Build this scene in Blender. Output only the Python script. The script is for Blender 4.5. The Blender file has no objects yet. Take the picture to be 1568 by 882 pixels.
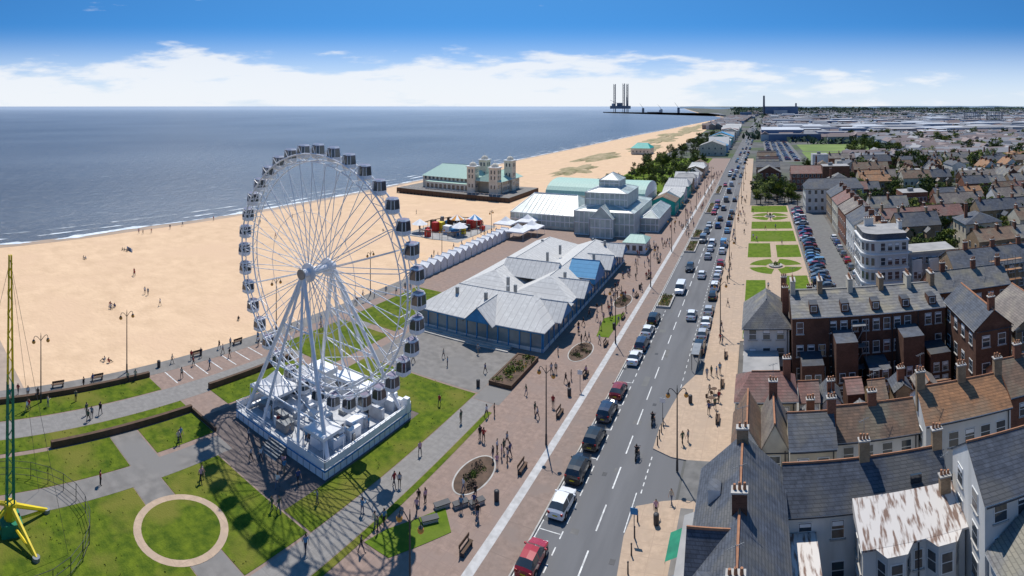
import bpy, math, random
from mathutils import Vector, Matrix, noise
R=random.Random(7)
sc=bpy.context.scene
sc.view_settings.view_transform='Standard'; sc.view_settings.look='None'; sc.view_settings.exposure=0
# ------------------------------------------------------------------ camera
cam=bpy.data.cameras.new("camera"); co=bpy.data.objects.new("camera",cam); sc.collection.objects.link(co); sc.camera=co
cam.type='PANO'
hu=0.92235
cam.panorama_type='CENTRAL_CYLINDRICAL'
cam.central_cylindrical_range_u_min=-hu; cam.central_cylindrical_range_u_max=hu
cam.central_cylindrical_range_v_min=-0.84706; cam.central_cylindrical_range_v_max=0.19059
cam.central_cylindrical_radius=1.0
co.location=(0,0,40); co.rotation_euler=(math.radians(90),0,0.44235)
cam.clip_end=80000; cam.clip_start=0.5
# ------------------------------------------------------------------ materials
M={}
def N(nt,t,**k):
    n=nt.nodes.new(t)
    for a,b in k.items(): setattr(n,a,b)
    return n
def mat(name,c1,c2=None,scale=1.0,rough=.85,bump=0,spec=.3,c3=None,scale2=None,metal=0,stretch=None,detail=4,bscale=None,bdist=.05,lo=.35,hi=.65,nr=.5):
    m=bpy.data.materials.new(name); m.use_nodes=True; nt=m.node_tree; L=nt.links
    b=nt.nodes['Principled BSDF']; b.inputs['Roughness'].default_value=rough
    b.inputs['Specular IOR Level'].default_value=spec; b.inputs['Metallic'].default_value=metal
    c1=(*c1,1)
    if c2 is None: c2=tuple(x*.8 for x in c1[:3])
    geo=N(nt,'ShaderNodeNewGeometry'); vec=geo.outputs['Position']
    if stretch:
        mp=N(nt,'ShaderNodeMapping'); mp.inputs['Scale'].default_value=stretch; L.new(vec,mp.inputs[0]); vec=mp.outputs[0]
    nz=N(nt,'ShaderNodeTexNoise'); nz.inputs['Scale'].default_value=scale; nz.inputs['Detail'].default_value=detail; nz.inputs['Roughness'].default_value=nr
    L.new(vec,nz.inputs['Vector'])
    rp=N(nt,'ShaderNodeValToRGB'); rp.color_ramp.elements[0].position=lo; rp.color_ramp.elements[1].position=hi
    rp.color_ramp.elements[0].color=(c2[0],c2[1],c2[2],1); rp.color_ramp.elements[1].color=c1
    L.new(nz.outputs[0],rp.inputs[0]); out=rp.outputs[0]
    if c3:
        n2=N(nt,'ShaderNodeTexNoise'); n2.inputs['Scale'].default_value=scale2 or scale*.15; n2.inputs['Detail'].default_value=5
        L.new(vec,n2.inputs['Vector'])
        r2=N(nt,'ShaderNodeValToRGB'); r2.color_ramp.elements[0].position=.48; r2.color_ramp.elements[1].position=.64
        r2.color_ramp.elements[0].color=(0,0,0,1); r2.color_ramp.elements[1].color=(1,1,1,1); L.new(n2.outputs[0],r2.inputs[0])
        mx=N(nt,'ShaderNodeMixRGB'); L.new(r2.outputs[0],mx.inputs[0]); L.new(out,mx.inputs[1]); mx.inputs[2].default_value=(*c3,1); out=mx.outputs[0]
    L.new(out,b.inputs['Base Color'])
    if bump:
        nb=N(nt,'ShaderNodeTexNoise'); nb.inputs['Scale'].default_value=bscale or scale*3; nb.inputs['Detail'].default_value=3; L.new(vec,nb.inputs['Vector'])
        bp=N(nt,'ShaderNodeBump'); bp.inputs['Strength'].default_value=bump; bp.inputs['Distance'].default_value=bdist
        L.new(nb.outputs[0],bp.inputs['Height']); L.new(bp.outputs[0],b.inputs['Normal'])
    M[name]=m; return m
def stripes(name,c1,c2,axis,period,rough=.6,var=.25,width=.12,metal=0,spec=.3,c3=None):
    """base colour c1 varied by noise, with thin lines c2 every <period> m along axis"""
    m=mat(name,c1,tuple(x*(1-var) for x in c1),1.6,rough,0,spec,c3=c3,scale2=.35,metal=metal,detail=9,nr=.65); nt=m.node_tree; L=nt.links
    b=nt.nodes['Principled BSDF']; src=b.inputs['Base Color'].links[0].from_socket
    geo=N(nt,'ShaderNodeNewGeometry'); sp=N(nt,'ShaderNodeSeparateXYZ'); L.new(geo.outputs['Position'],sp.inputs[0])
    fac=None
    for ax in axis:
        d=N(nt,'ShaderNodeMath',operation='DIVIDE'); L.new(sp.outputs[ax],d.inputs[0]); d.inputs[1].default_value=period
        f=N(nt,'ShaderNodeMath',operation='FRACT'); L.new(d.outputs[0],f.inputs[0])
        g=N(nt,'ShaderNodeMath',operation='LESS_THAN'); L.new(f.outputs[0],g.inputs[0]); g.inputs[1].default_value=width
        if fac is None: fac=g.outputs[0]
        else:
            mm=N(nt,'ShaderNodeMath',operation='MAXIMUM'); L.new(fac,mm.inputs[0]); L.new(g.outputs[0],mm.inputs[1]); fac=mm.outputs[0]
    mx=N(nt,'ShaderNodeMixRGB'); L.new(fac,mx.inputs[0]); L.new(src,mx.inputs[1]); mx.inputs[2].default_value=(*c2,1)
    L.new(mx.outputs[0],b.inputs['Base Color']); return m
def objcol(name,rough=.35,spec=.5,coat=0):
    m=bpy.data.materials.new(name); m.use_nodes=True; nt=m.node_tree; b=nt.nodes['Principled BSDF']
    oi=N(nt,'ShaderNodeObjectInfo'); nt.links.new(oi.outputs['Color'],b.inputs['Base Color'])
    b.inputs['Roughness'].default_value=rough; b.inputs['Specular IOR Level'].default_value=spec
    if coat: b.inputs['Coat Weight'].default_value=coat
    M[name]=m
def objramp(name,cols,rough=.8):
    m=bpy.data.materials.new(name); m.use_nodes=True; nt=m.node_tree; b=nt.nodes['Principled BSDF']
    oi=N(nt,'ShaderNodeObjectInfo'); rp=N(nt,'ShaderNodeValToRGB'); rp.color_ramp.interpolation='CONSTANT'
    e=rp.color_ramp.elements
    for i,c in enumerate(cols):
        if i<2: e[i].position=i/len(cols); e[i].color=(*c,1)
        else: x=e.new(i/len(cols)); x.color=(*c,1)
    nt.links.new(oi.outputs['Random'],rp.inputs[0]); nt.links.new(rp.outputs[0],b.inputs['Base Color']); b.inputs['Roughness'].default_value=rough
    M[name]=m

mat('ground',(.15,.14,.13),(.085,.08,.076),.35,.95,c3=(.12,.11,.10),scale2=.08,detail=9)
mat('townland',(.14,.135,.13),(.07,.072,.07),.06,.95,c3=(.06,.09,.03),scale2=.015)
mat('sand',(.69,.49,.32),(.58,.405,.26),.22,.95,.9,.1,c3=(.63,.44,.29),scale2=.05,bscale=1.3,bdist=.16,detail=10,nr=.65)
mat('wetsand',(.42,.30,.20),(.33,.24,.165),.1,.5,.2,.4)
mat('foam',(.75,.77,.78),(.5,.56,.6),.5,.7)
mat('dune',(.15,.155,.06),(.48,.36,.23),.12,.95,.5,detail=9,nr=.7)
mat('asphalt',(.155,.155,.16),(.115,.115,.12),.6,.9,.1,c3=(.135,.135,.14),scale2=.09,stretch=(1,.12,1),detail=9)
mat('tarmac',(.17,.165,.16),(.12,.118,.115),.9,.9,c3=(.15,.15,.145),scale2=.1,detail=8)
mat('plaza',(.22,.205,.19),(.16,.15,.14),.8,.9,c3=(.19,.18,.17),scale2=.15,detail=9)
mat('slip',(.40,.31,.24),(.32,.25,.2),.5,.9)
mat('darkpave',(.15,.12,.11),(.10,.083,.078),.9,.9,detail=8)
mat('paint',(.72,.72,.70),(.42,.42,.41),2.5,.7,detail=8)
mat('white',(.78,.78,.77),(.68,.68,.68),1.0,.5)
mat('whitesteel',(.80,.81,.83),(.70,.71,.75),1.0,.35,0,.5)
mat('deck',(.52,.53,.55),(.36,.37,.39),1.2,.6,detail=8)
mat('kerbstone',(.46,.44,.41),(.34,.325,.30),.8,.85)
mat('strip',(.50,.49,.48),(.38,.37,.36),1.5,.85,detail=8)
stripes('promenade',(.30,.215,.175),(.23,.165,.14),(0,1),1.2,.9,.26,.04,c3=(.25,.185,.155))
stripes('lane',(.27,.20,.165),(.20,.15,.125),(1,),4.0,.9,.25,.02,c3=(.22,.17,.145))
stripes('tanpave',(.48,.355,.255),(.38,.28,.205),(0,1),1.6,.9,.22,.05,c3=(.40,.30,.22))
stripes('pathpave',(.25,.235,.22),(.19,.18,.17),(0,1),1.5,.9,.22,.03)
mat('lawn',(.125,.165,.014),(.045,.08,.008),.9,.95,.7,.1,c3=(.15,.15,.028),scale2=.17,bscale=6,bdist=.12,detail=10,nr=.68)
mat('lawn2',(.13,.19,.018),(.065,.115,.010),.8,.95,.5,.1,c3=(.12,.16,.025),scale2=.12,bscale=4,bdist=.1,detail=10,nr=.65)
mat('field',(.19,.25,.07),(.13,.19,.05),.03,.95)
mat('soil',(.13,.085,.06),(.08,.055,.04),1.2,.95,.4)
mat('leaf',(.075,.115,.018),(.022,.045,.008),.6,.8,0,.2,c3=(.10,.13,.025),scale2=.25)
mat('leafdark',(.035,.06,.022),(.018,.035,.014),.05,.9)
mat('leafyellow',(.22,.24,.03),(.08,.12,.02),1.5,.8)
mat('flower',(.45,.25,.05),(.10,.14,.03),2.5,.8,lo=.5,hi=.6)
mat('bark',(.12,.09,.065),(.07,.05,.035),4,.9)
mat('glass',(.05,.065,.08),(.03,.04,.05),.5,.08,0,.8)
mat('bluegrey_glass',(.20,.26,.28),(.14,.19,.21),.5,.15,0,.7)
mat('conservatory_glass',(.50,.56,.52),(.32,.38,.36),.4,.4,0,.4)
mat('frame',(.75,.75,.73),None,1,.6)
mat('render_white',(.72,.71,.68),(.54,.53,.50),.6,.85,c3=(.62,.60,.56),scale2=.3,stretch=(1,1,.35),detail=8)
mat('render_cream',(.62,.56,.44),(.48,.43,.34),.7,.85,detail=8)
mat('render_grey',(.42,.41,.40),(.33,.32,.31),.5,.85)
def coursed(m,rowscale,bw,bh,c1,c2,mo,fac,ms):
    nt=m.node_tree; L=nt.links; b=nt.nodes['Principled BSDF']; src=b.inputs['Base Color'].links[0].from_socket
    geo=N(nt,'ShaderNodeNewGeometry'); sp=N(nt,'ShaderNodeSeparateXYZ'); L.new(geo.outputs['Position'],sp.inputs[0])
    ad=N(nt,'ShaderNodeMath',operation='ADD'); L.new(sp.outputs[0],ad.inputs[0]); L.new(sp.outputs[1],ad.inputs[1])
    cb=N(nt,'ShaderNodeCombineXYZ'); L.new(ad.outputs[0],cb.inputs[0]); L.new(sp.outputs[2],cb.inputs[1])
    bt=N(nt,'ShaderNodeTexBrick'); bt.inputs['Scale'].default_value=rowscale; bt.inputs['Mortar Size'].default_value=ms
    bt.inputs['Brick Width'].default_value=bw; bt.inputs['Row Height'].default_value=bh; L.new(cb.outputs[0],bt.inputs['Vector'])
    bt.inputs['Color1'].default_value=(*c1,1); bt.inputs['Color2'].default_value=(*c2,1); bt.inputs['Mortar'].default_value=(mo,mo,mo,1)
    mx=N(nt,'ShaderNodeMixRGB',blend_type='MULTIPLY'); mx.inputs[0].default_value=fac; L.new(src,mx.inputs[1]); L.new(bt.outputs[0],mx.inputs[2]); L.new(mx.outputs[0],b.inputs['Base Color'])
def brickmat(name,c,m_): coursed(mat(name,c,tuple(x*.65 for x in c),.7,.9,c3=tuple(x*.85 for x in c),scale2=.15),2.2,.5,.25,(1,1,1),(.75,.72,.7),m_,1,.012)
brickmat('brick_dark',(.15,.075,.05),1.5); brickmat('brick_red',(.30,.13,.08),1.3); brickmat('brick_tan',(.38,.27,.17),1.2)
def roofmat(name,c1,c2,c3): coursed(mat(name,c1,c2,1.3,.75,0,.35,c3=c3,scale2=.35,detail=10,nr=.65),.833,.5,.16,(1.15,1.12,1.1),(.78,.79,.8),.45,.7,.02)
roofmat('slate',(.10,.115,.145),(.055,.063,.08),(.12,.12,.12)); roofmat('slate_light',(.21,.21,.21),(.125,.125,.13),(.25,.23,.18))
roofmat('tile_brown',(.24,.15,.10),(.14,.10,.075),(.21,.175,.125)); roofmat('tile_orange',(.42,.21,.10),(.24,.13,.07),(.28,.18,.11))
roofmat('tile_red',(.26,.13,.11),(.17,.09,.075),(.21,.14,.12)); roofmat('tile_grey',(.22,.19,.17),(.14,.12,.11),(.26,.23,.19))
mat('roof_pale',(.60,.56,.52),(.20,.13,.10),1.2,.8,stretch=(2.5,.5,1),detail=9,lo=.38,hi=.5)
mat('roof_flat',(.36,.35,.34),(.26,.255,.25),.4,.9)
stripes('seam_roof',(.62,.61,.585),(.40,.39,.38),(0,),1.1,.75,.25,.1,spec=.15,c3=(.52,.51,.49))
stripes('seam_roof_y',(.62,.61,.585),(.40,.39,.38),(1,),1.1,.75,.25,.1,spec=.15,c3=(.52,.51,.49))
stripes('mint_roof',(.38,.56,.48),(.28,.44,.38),(0,),1.2,.6,.2,.12)
mat('blue',(.03,.22,.48),(.02,.17,.38),1,.5); stripes('blue_roof',(.10,.33,.55),(.06,.22,.4),(1,),.8,.4,.15,.12)
mat('teal',(.02,.38,.33),(.015,.3,.26),.3,.6)
mat('cream',(.68,.63,.52),(.55,.50,.41),.4,.8)
mat('brown_wood',(.12,.07,.045),(.08,.05,.03),1,.8); mat('dark',(.02,.02,.022),None,1,.6); mat('grey_metal',(.25,.26,.27),(.18,.19,.2),1,.45,0,.5,metal=.3)
mat('dark_metal',(.05,.05,.055),None,1,.5); mat('tyre',(.02,.02,.02),None,1,.85); mat('hubcap',(.4,.4,.42),None,1,.35,metal=.7)
mat('pot',(.40,.19,.10),(.3,.14,.08),2,.8); mat('yellow',(.75,.58,.02),(.6,.45,.02),1,.5); mat('green_paint',(.02,.22,.12),(.015,.16,.09),1,.5)
mat('orange',(.75,.33,.06),(.65,.28,.05),1,.4); mat('red',(.5,.03,.02),None,1,.5); mat('purple_grey',(.22,.19,.26),None,1,.4)  # orange of lamp globes and ride canopy is plain colour, without emission
mat('canvas',(.80,.80,.80),(.70,.70,.71),.8,.8); mat('skin',(.55,.33,.23),None,1,.6); mat('hair',(.06,.04,.025),None,1,.8); mat('shoe',(.03,.03,.03),None,1,.7)
mat('sea_haze1',(.20,.21,.235),(.14,.15,.175),.02,.9); mat('sea_haze2',(.50,.53,.57),(.38,.40,.44),.02,.9); mat('sea_haze3',(.27,.215,.205),(.21,.17,.165),.03,.9)  # distant town, trees and hills: haze painted in as muted, bluish colours
mat('sea_haze4',(.14,.20,.31),(.11,.16,.25),.02,.9); mat('sea_haze5',(.33,.33,.34),(.27,.27,.28),.02,.9); mat('fartree',(.065,.10,.055),(.035,.06,.045),.02,.95,lo=.4,hi=.6)
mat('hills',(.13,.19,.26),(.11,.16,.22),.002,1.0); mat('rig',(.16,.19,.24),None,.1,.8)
mat('headlight',(.7,.7,.7),None,1,.15,0,.8); mat('taillight',(.35,.01,.01),None,1,.3)
objcol('carpaint',.25,.5,.6); objcol('shirt',.85,.2)
objramp('trousers',[(.02,.025,.05),(.015,.015,.017),(.05,.06,.09),(.22,.19,.14),(.03,.03,.035),(.10,.13,.2)])
# ------------------------------------------------------------------ mesh builder
class MB:
    def __init__(s,name): s.name=name; s.parts={}
    def P(s,part):
        if part not in s.parts: s.parts[part]=([],[],[],[])
        return s.parts[part]
    def face(s,part,m,pts):
        v,f,mi,mn=s.P(part); n=len(v); v.extend([tuple(p) for p in pts]); f.append(tuple(range(n,n+len(pts))))
        if m not in mn: mn.append(m)
        mi.append(mn.index(m))
    def mesh(s,part,m,vs,fs):
        v,f,mi,mn=s.P(part); n=len(v); v.extend([tuple(p) for p in vs])
        if m not in mn: mn.append(m)
        k=mn.index(m)
        for q in fs: f.append(tuple(i+n for i in q)); mi.append(k)
    def box(s,part,m,x0,y0,z0,x1,y1,z1,top=None):
        vs=[(x0,y0,z0),(x1,y0,z0),(x1,y1,z0),(x0,y1,z0),(x0,y0,z1),(x1,y0,z1),(x1,y1,z1),(x0,y1,z1)]
        s.mesh(part,m,vs,[(0,3,2,1),(0,1,5,4),(1,2,6,5),(2,3,7,6),(3,0,4,7)]); s.mesh(part,top or m,vs[4:],[(0,1,2,3)])
    def obox(s,part,m,c,dx,dy,dz,rot=0):
        ca,sa=math.cos(rot),math.sin(rot); vs=[]
        for z in(-dz/2,dz/2):
            for x,y in((-dx/2,-dy/2),(dx/2,-dy/2),(dx/2,dy/2),(-dx/2,dy/2)): vs.append((c[0]+x*ca-y*sa,c[1]+x*sa+y*ca,c[2]+z))
        s.mesh(part,m,vs,[(0,3,2,1),(4,5,6,7),(0,1,5,4),(1,2,6,5),(2,3,7,6),(3,0,4,7)])
    def tube(s,part,m,a,b,r0,r1=None,n=6,caps=True):
        if r1 is None: r1=r0
        a=Vector(a); b=Vector(b); d=(b-a).normalized(); u=d.orthogonal().normalized(); w=d.cross(u); vs=[]
        for c,r in((a,r0),(b,r1)):
            for i in range(n):
                t=2*math.pi*i/n; vs.append(c+u*(r*math.cos(t))+w*(r*math.sin(t)))
        fs=[(i,(i+1)%n,n+(i+1)%n,n+i) for i in range(n)]
        if caps: fs+= [tuple(range(n-1,-1,-1)),tuple(range(n,2*n))]
        s.mesh(part,m,vs,fs)
    def sphere(s,part,m,c,r,n=8,k=5,sz=1.0,h=False):
        vs=[];fs=[]
        for j in range(k+1):
            t=math.pi*j/k/(2 if h else 1)
            for i in range(n):
                p=2*math.pi*i/n; vs.append((c[0]+r*math.sin(t)*math.cos(p),c[1]+r*math.sin(t)*math.sin(p),c[2]+r*sz*math.cos(t)))
        for j in range(k):
            for i in range(n): fs.append((j*n+i,(j+1)*n+i,(j+1)*n+(i+1)%n,j*n+(i+1)%n))
        s.mesh(part,m,vs,fs)
    def gable(s,part,m,x0,y0,x1,y1,ze,zr,ax='x',oh=.3,wallm=None,hip=0):
        """pitched roof with thickness; hip = distance the ridge stops short of the ends"""
        if ax=='x':
            yc=(y0+y1)/2; a,b=x0-oh*(1 if hip else .4),x1+oh*(1 if hip else .4); c,d=y0-oh,y1+oh
            sl=(zr-ze)/((y1-y0)/2); zl=ze-oh*sl
            E=[(a,c,zl),(b,c,zl),(b,d,zl),(a,d,zl)]; r0=(a+hip,yc,zr); r1=(b-hip,yc,zr)
            F=[(E[0],E[1],r1,r0),(E[2],E[3],r0,r1)]; G=[(E[3],E[0],r0),(E[1],E[2],r1)]
            W=[((x0,y0,ze),(x0,yc,zr-.05),(x0,y1,ze)),((x1,y0,ze),(x1,y1,ze),(x1,yc,zr-.05))]
        else:
            xc=(x0+x1)/2; a,b=y0-oh*(1 if hip else .4),y1+oh*(1 if hip else .4); c,d=x0-oh,x1+oh
            sl=(zr-ze)/((x1-x0)/2); zl=ze-oh*sl
            E=[(c,a,zl),(d,a,zl),(d,b,zl),(c,b,zl)]; r0=(xc,a+hip,zr); r1=(xc,b-hip,zr)
            F=[(E[1],E[2],r1,r0),(E[3],E[0],r0,r1)]; G=[(E[0],E[1],r0),(E[2],E[3],r1)]
            W=[((x0,y0,ze),(x1,y0,ze),(xc,y0,zr-.05)),((x0,y1,ze),(xc,y1,zr-.05),(x1,y1,ze))]
        t=.12
        for q in F:
            s.face(part,m,q); s.face(part,m,[(p[0],p[1],p[2]-t) for p in reversed(q)])
        if hip:
            for q in G: s.face(part,m,q)
        else:
            for q in W: s.face('walls' if part!='all' else 'all',wallm or m,q)
        for i in range(4):
            p,q=E[i],E[(i+1)%4]
            if hip or (ax=='x' and i in(0,2)) or (ax=='y' and i in (1,3)):
                s.face(part,'frame' if part!='all' else m,[(p[0],p[1],p[2]-t),(q[0],q[1],q[2]-t),q,p])
        s.tube(part,'pot' if ('tile' in m or (m=='slate' and part!='all')) else m,r0,r1,.11,n=5)
    def fbox(s,part,m,f,c,a,b,z0,z1,d,inn=.04):
        if f=='S': s.box(part,m,a,c-d,z0,b,c+inn,z1)
        elif f=='N': s.box(part,m,a,c-inn,z0,b,c+d,z1)
        elif f=='W': s.box(part,m,c-d,a,z0,c+inn,b,z1)
        else: s.box(part,m,c-inn,a,z0,c+d,b,z1)
    def windows(s,part,f,c,a,b,zs,n,w=1.0,h=1.5,fr='frame',detail=1,skip=0):
        step=(b-a)/n
        for z in zs:
            for i in range(n):
                if skip and R.random()<skip: continue
                m=a+step*(i+.5); s.fbox(part,fr,f,c,m-w/2-.08,m+w/2+.08,z-.08,z+h+.08,.05)
                if detail:
                    s.fbox(part,'glass',f,c,m-w/2,m+w/2,z,z+h*.48,.065); s.fbox(part,'glass',f,c,m-w/2,m+w/2,z+h*.54,z+h,.065)
                    if R.random()<.4: s.fbox(part,'canvas',f,c,m-w/2+.04,m+w/2-.04,z+h*(.97-R.uniform(.15,.38)),z+h*.97,.069)
                    s.fbox(part,'kerbstone',f,c,m-w/2-.18,m+w/2+.18,z-.2,z-.082,.14)
                else: s.fbox(part,'glass',f,c,m-w/2,m+w/2,z,z+h,.065)
    def chimney(s,part,x,y,z0,z1,m='brick_red',wx=.9,wy=.6,pots=3):
        s.box(part,m,x-wx/2,y-wy/2,z0,x+wx/2,y+wy/2,z1); s.box(part,'kerbstone',x-wx/2-.07,y-wy/2-.07,z1,x+wx/2+.07,y+wy/2+.07,z1+.12)
        for i in range(pots):
            if wx>=wy: px=x-wx/2+wx*(i+.5)/pots; py=y
            else: px=x; py=y-wy/2+wy*(i+.5)/pots
            s.tube(part,'pot',(px,py,z1+.12),(px,py,z1+R.uniform(.4,.65)),.13,.1,6)
        if part!='all' and R.random()<.6:
            s.tube(part,'grey_metal',(x,y,z1),(x,y,z1+1.9),.025,n=4); s.tube(part,'grey_metal',(x-.5,y-.3,z1+1.8),(x+.5,y+.3,z1+1.8),.02,n=4)
            for k in(-.4,-.15,.1,.35): s.tube(part,'grey_metal',(x+k-.12,y+k*.6+.2,z1+1.8),(x+k+.12,y+k*.6-.2,z1+1.8),.015,n=3)
    def build(s,origin=None,smooth=False):
        allv=[v for p in s.parts.values() for v in p[0]]
        if origin is None:
            origin=((min(v[0] for v in allv)+max(v[0] for v in allv))/2,(min(v[1] for v in allv)+max(v[1] for v in allv))/2,min(v[2] for v in allv))
        obs=[]
        for pn,(v,f,mi,mn) in s.parts.items():
            me=bpy.data.meshes.new(s.name+'_'+pn); me.from_pydata([(a-origin[0],b-origin[1],c-origin[2]) for a,b,c in v],[],f)
            for x in mn: me.materials.append(M[x])
            me.polygons.foreach_set('material_index',mi)
            if smooth:
                me.polygons.foreach_set('use_smooth',[True]*len(f)); me.set_sharp_from_angle(angle=math.radians(35))
            me.update(); obs.append((pn,me))
        if len(obs)==1:
            o=bpy.data.objects.new(s.name,obs[0][1]); o.location=origin; sc.collection.objects.link(o); return o
        e=bpy.data.objects.new(s.name,None); e.location=origin; sc.collection.objects.link(e)
        for pn,me in obs:
            o=bpy.data.objects.new(pn,me); sc.collection.objects.link(o); o.parent=e
        return e
def inst(name,me,loc,rot=0,scale=1,color=None):
    o=bpy.data.objects.new(name,me); o.location=loc; o.rotation_euler=(0,0,rot); o.scale=(scale,)*3
    if color: o.color=(*color,1)
    sc.collection.objects.link(o); return o
def sheet(name,m,polys,z):
    mb=MB(name)
    if not isinstance(polys[0][0],(tuple,list)): polys=[polys]
    for p in polys: mb.face('all',m,[(x,y,z) for x,y in p])
    return mb.build()
def rect(x0,y0,x1,y1): return [(x0,y0),(x1,y0),(x1,y1),(x0,y1)]
def circ(x,y,rx,ry=None,n=40): return [(x+rx*math.cos(2*math.pi*i/n),y+(ry or rx)*math.sin(2*math.pi*i/n)) for i in range(n)]
def slab(name,m,poly,z0,z1,top=None):
    mb=MB(name); n=len(poly)
    mb.face('all',top or m,[(x,y,z1) for x,y in poly])
    for i in range(n):
        p,q=poly[i],poly[(i+1)%n]; mb.face('all',m,[(p[0],p[1],z0),(q[0],q[1],z0),(q[0],q[1],z1),(p[0],p[1],z1)])
    return mb.build()
# ------------------------------------------------------------------ terrain, beach, sea
rows=[(-3000,-150),(-300,-152),(0,-158),(30,-160),(78,-167),(125,-170),(180,-173),(246,-176),(400,-177),(541,-174),(750,-168),(1000,-154),(1350,-138),(1700,-120),(1900,-112),(2600,-260),(7900,-1050),(30000,-4200)]
def edge(Y,c):
    if Y<=600: return -76
    if Y<=1700: return -76+(Y-600)/1100*(-30)
    return c+8
def stripmesh(name,m,fa,fb):
    mb=MB(name)
    for (Y0,c0),(Y1,c1) in zip(rows[:-1],rows[1:]):
        A0,A1=fa(Y0,c0),fa(Y1,c1); B0,B1=fb(Y0,c0),fb(Y1,c1)
        mb.face('all',m,[(A0[0],Y0,A0[1]),(B0[0],Y0,B0[1]),(B1[0],Y1,B1[1]),(A1[0],Y1,A1[1])])
    return mb.build(origin=(0,0,0))
stripmesh('ground','townland',lambda Y,c:(edge(Y,c),0),lambda Y,c:(30000,0))
stripmesh('foreshore','wetsand',lambda Y,c:(c-25,-1.9),lambda Y,c:(c,-.92))
stripmesh('beach','sand',lambda Y,c:(c,-.92),lambda Y,c:(edge(Y,c),-.25 if Y<1750 else 0))
stripmesh('wet_sand','wetsand',lambda Y,c:(c-6,-.98),lambda Y,c:(c+4,-.865))
m=bpy.data.materials.new('sea'); m.use_nodes=True; nt=m.node_tree; L=nt.links; b=nt.nodes['Principled BSDF']; M['sea']=m
geo=N(nt,'ShaderNodeNewGeometry')
mp=N(nt,'ShaderNodeMapping'); mp.inputs['Scale'].default_value=(1,.45,1); mp.inputs['Rotation'].default_value=(0,0,.15); L.new(geo.outputs['Position'],mp.inputs[0])
n1=N(nt,'ShaderNodeTexNoise'); n1.inputs['Scale'].default_value=.22; n1.inputs['Detail'].default_value=8; n1.inputs['Roughness'].default_value=.65; L.new(mp.outputs[0],n1.inputs['Vector'])
n2=N(nt,'ShaderNodeTexNoise'); n2.inputs['Scale'].default_value=.006; n2.inputs['Detail'].default_value=5; L.new(mp.outputs[0],n2.inputs['Vector'])
rp=N(nt,'ShaderNodeValToRGB'); rp.color_ramp.elements[0].color=(.055,.07,.095,1); rp.color_ramp.elements[1].color=(.105,.125,.155,1); rp.color_ramp.elements[0].position=.35; rp.color_ramp.elements[1].position=.65
L.new(n2.outputs[0],rp.inputs[0])
r3=N(nt,'ShaderNodeValToRGB'); r3.color_ramp.elements[0].position=.64; r3.color_ramp.elements[1].position=.76; L.new(n1.outputs[0],r3.inputs[0])
mx=N(nt,'ShaderNodeMixRGB'); L.new(r3.outputs[0],mx.inputs[0]); L.new(rp.outputs[0],mx.inputs[1]); mx.inputs[2].default_value=(.42,.46,.5,1)
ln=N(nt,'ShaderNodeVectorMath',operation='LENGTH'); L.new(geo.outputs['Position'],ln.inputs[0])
sea_haze=N(nt,'ShaderNodeMapRange'); sea_haze.inputs['From Min'].default_value=500; sea_haze.inputs['From Max'].default_value=7000; sea_haze.inputs['To Max'].default_value=.85; L.new(ln.outputs['Value'],sea_haze.inputs[0])
mf=N(nt,'ShaderNodeMixRGB'); L.new(sea_haze.outputs[0],mf.inputs[0]); L.new(mx.outputs[0],mf.inputs[1]); mf.inputs[2].default_value=(.40,.44,.49,1)  # haze painted into the sea: base colour lightens with distance
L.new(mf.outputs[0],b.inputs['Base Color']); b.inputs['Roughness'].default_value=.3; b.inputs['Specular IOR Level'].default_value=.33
bp=N(nt,'ShaderNodeBump'); bp.inputs['Strength'].default_value=1; bp.inputs['Distance'].default_value=1.5; L.new(n1.outputs[0],bp.inputs['Height']); L.new(bp.outputs[0],b.inputs['Normal'])
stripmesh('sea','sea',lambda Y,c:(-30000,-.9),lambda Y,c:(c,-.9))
mb=MB('surf')
def coast(Y):
    for (a,ca),(b_,cb) in zip(rows[:-1],rows[1:]):
        if a<=Y<=b_: return ca+(cb-ca)*(Y-a)/(b_-a)
for off,wd,z in((0.2,1.6,-.84),(-5.5,1.0,-.83),(-12,.9,-.82)):
    Y=-60; prev=None
    while Y<1300:
        st=1.5 if Y<300 else 8
        n=noise.noise(Vector((Y*.09,off,0)))+.6*noise.noise(Vector((Y*.35,off,5))); w=max(0,wd*(.45+n*1.3+(0 if off>-1 else -.25)))
        x=coast(Y)+off+1.6*noise.noise(Vector((Y*.03,off,9)))
        cur=(x-w,x+w*.7,Y)
        if prev and (w>0 or prev[1]-prev[0]>0): mb.face('all','foam',[(prev[0],prev[2],z),(prev[1],prev[2],z),(cur[1],cur[2],z),(cur[0],cur[2],z)])
        prev=cur; Y+=st
mb.build()
mb=MB('dune_grass')
for cx,cy,rx,ry in((-112,330,14,45),(-122,420,18,60),(-104,520,20,70),(-112,640,24,90),(-118,760,26,90),(-108,880,26,90),(-118,1000,24,120),(-110,1150,22,120),(-112,1300,20,150),(-108,1500,18,150)):
    pts=[]
    for i in range(36):
        t=2*math.pi*i/36; k=.75+.6*noise.noise(Vector((math.cos(t)*2.2+cx,math.sin(t)*2.2+cy,0))); pts.append((cx+rx*k*math.cos(t),cy+ry*k*math.sin(t)))
    top=[(cx+(x-cx)*.6,cy+(y-cy)*.6) for x,y in pts]
    for i in range(36):
        j=(i+1)%36; mb.face('all','dune',[(*pts[i],-.9),(*pts[j],-.9),(*top[j],.5),(*top[i],.5)]); mb.face('all','dune',[(*top[i],.5),(*top[j],.5),(cx,cy,.9)])
mb.build()
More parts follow.
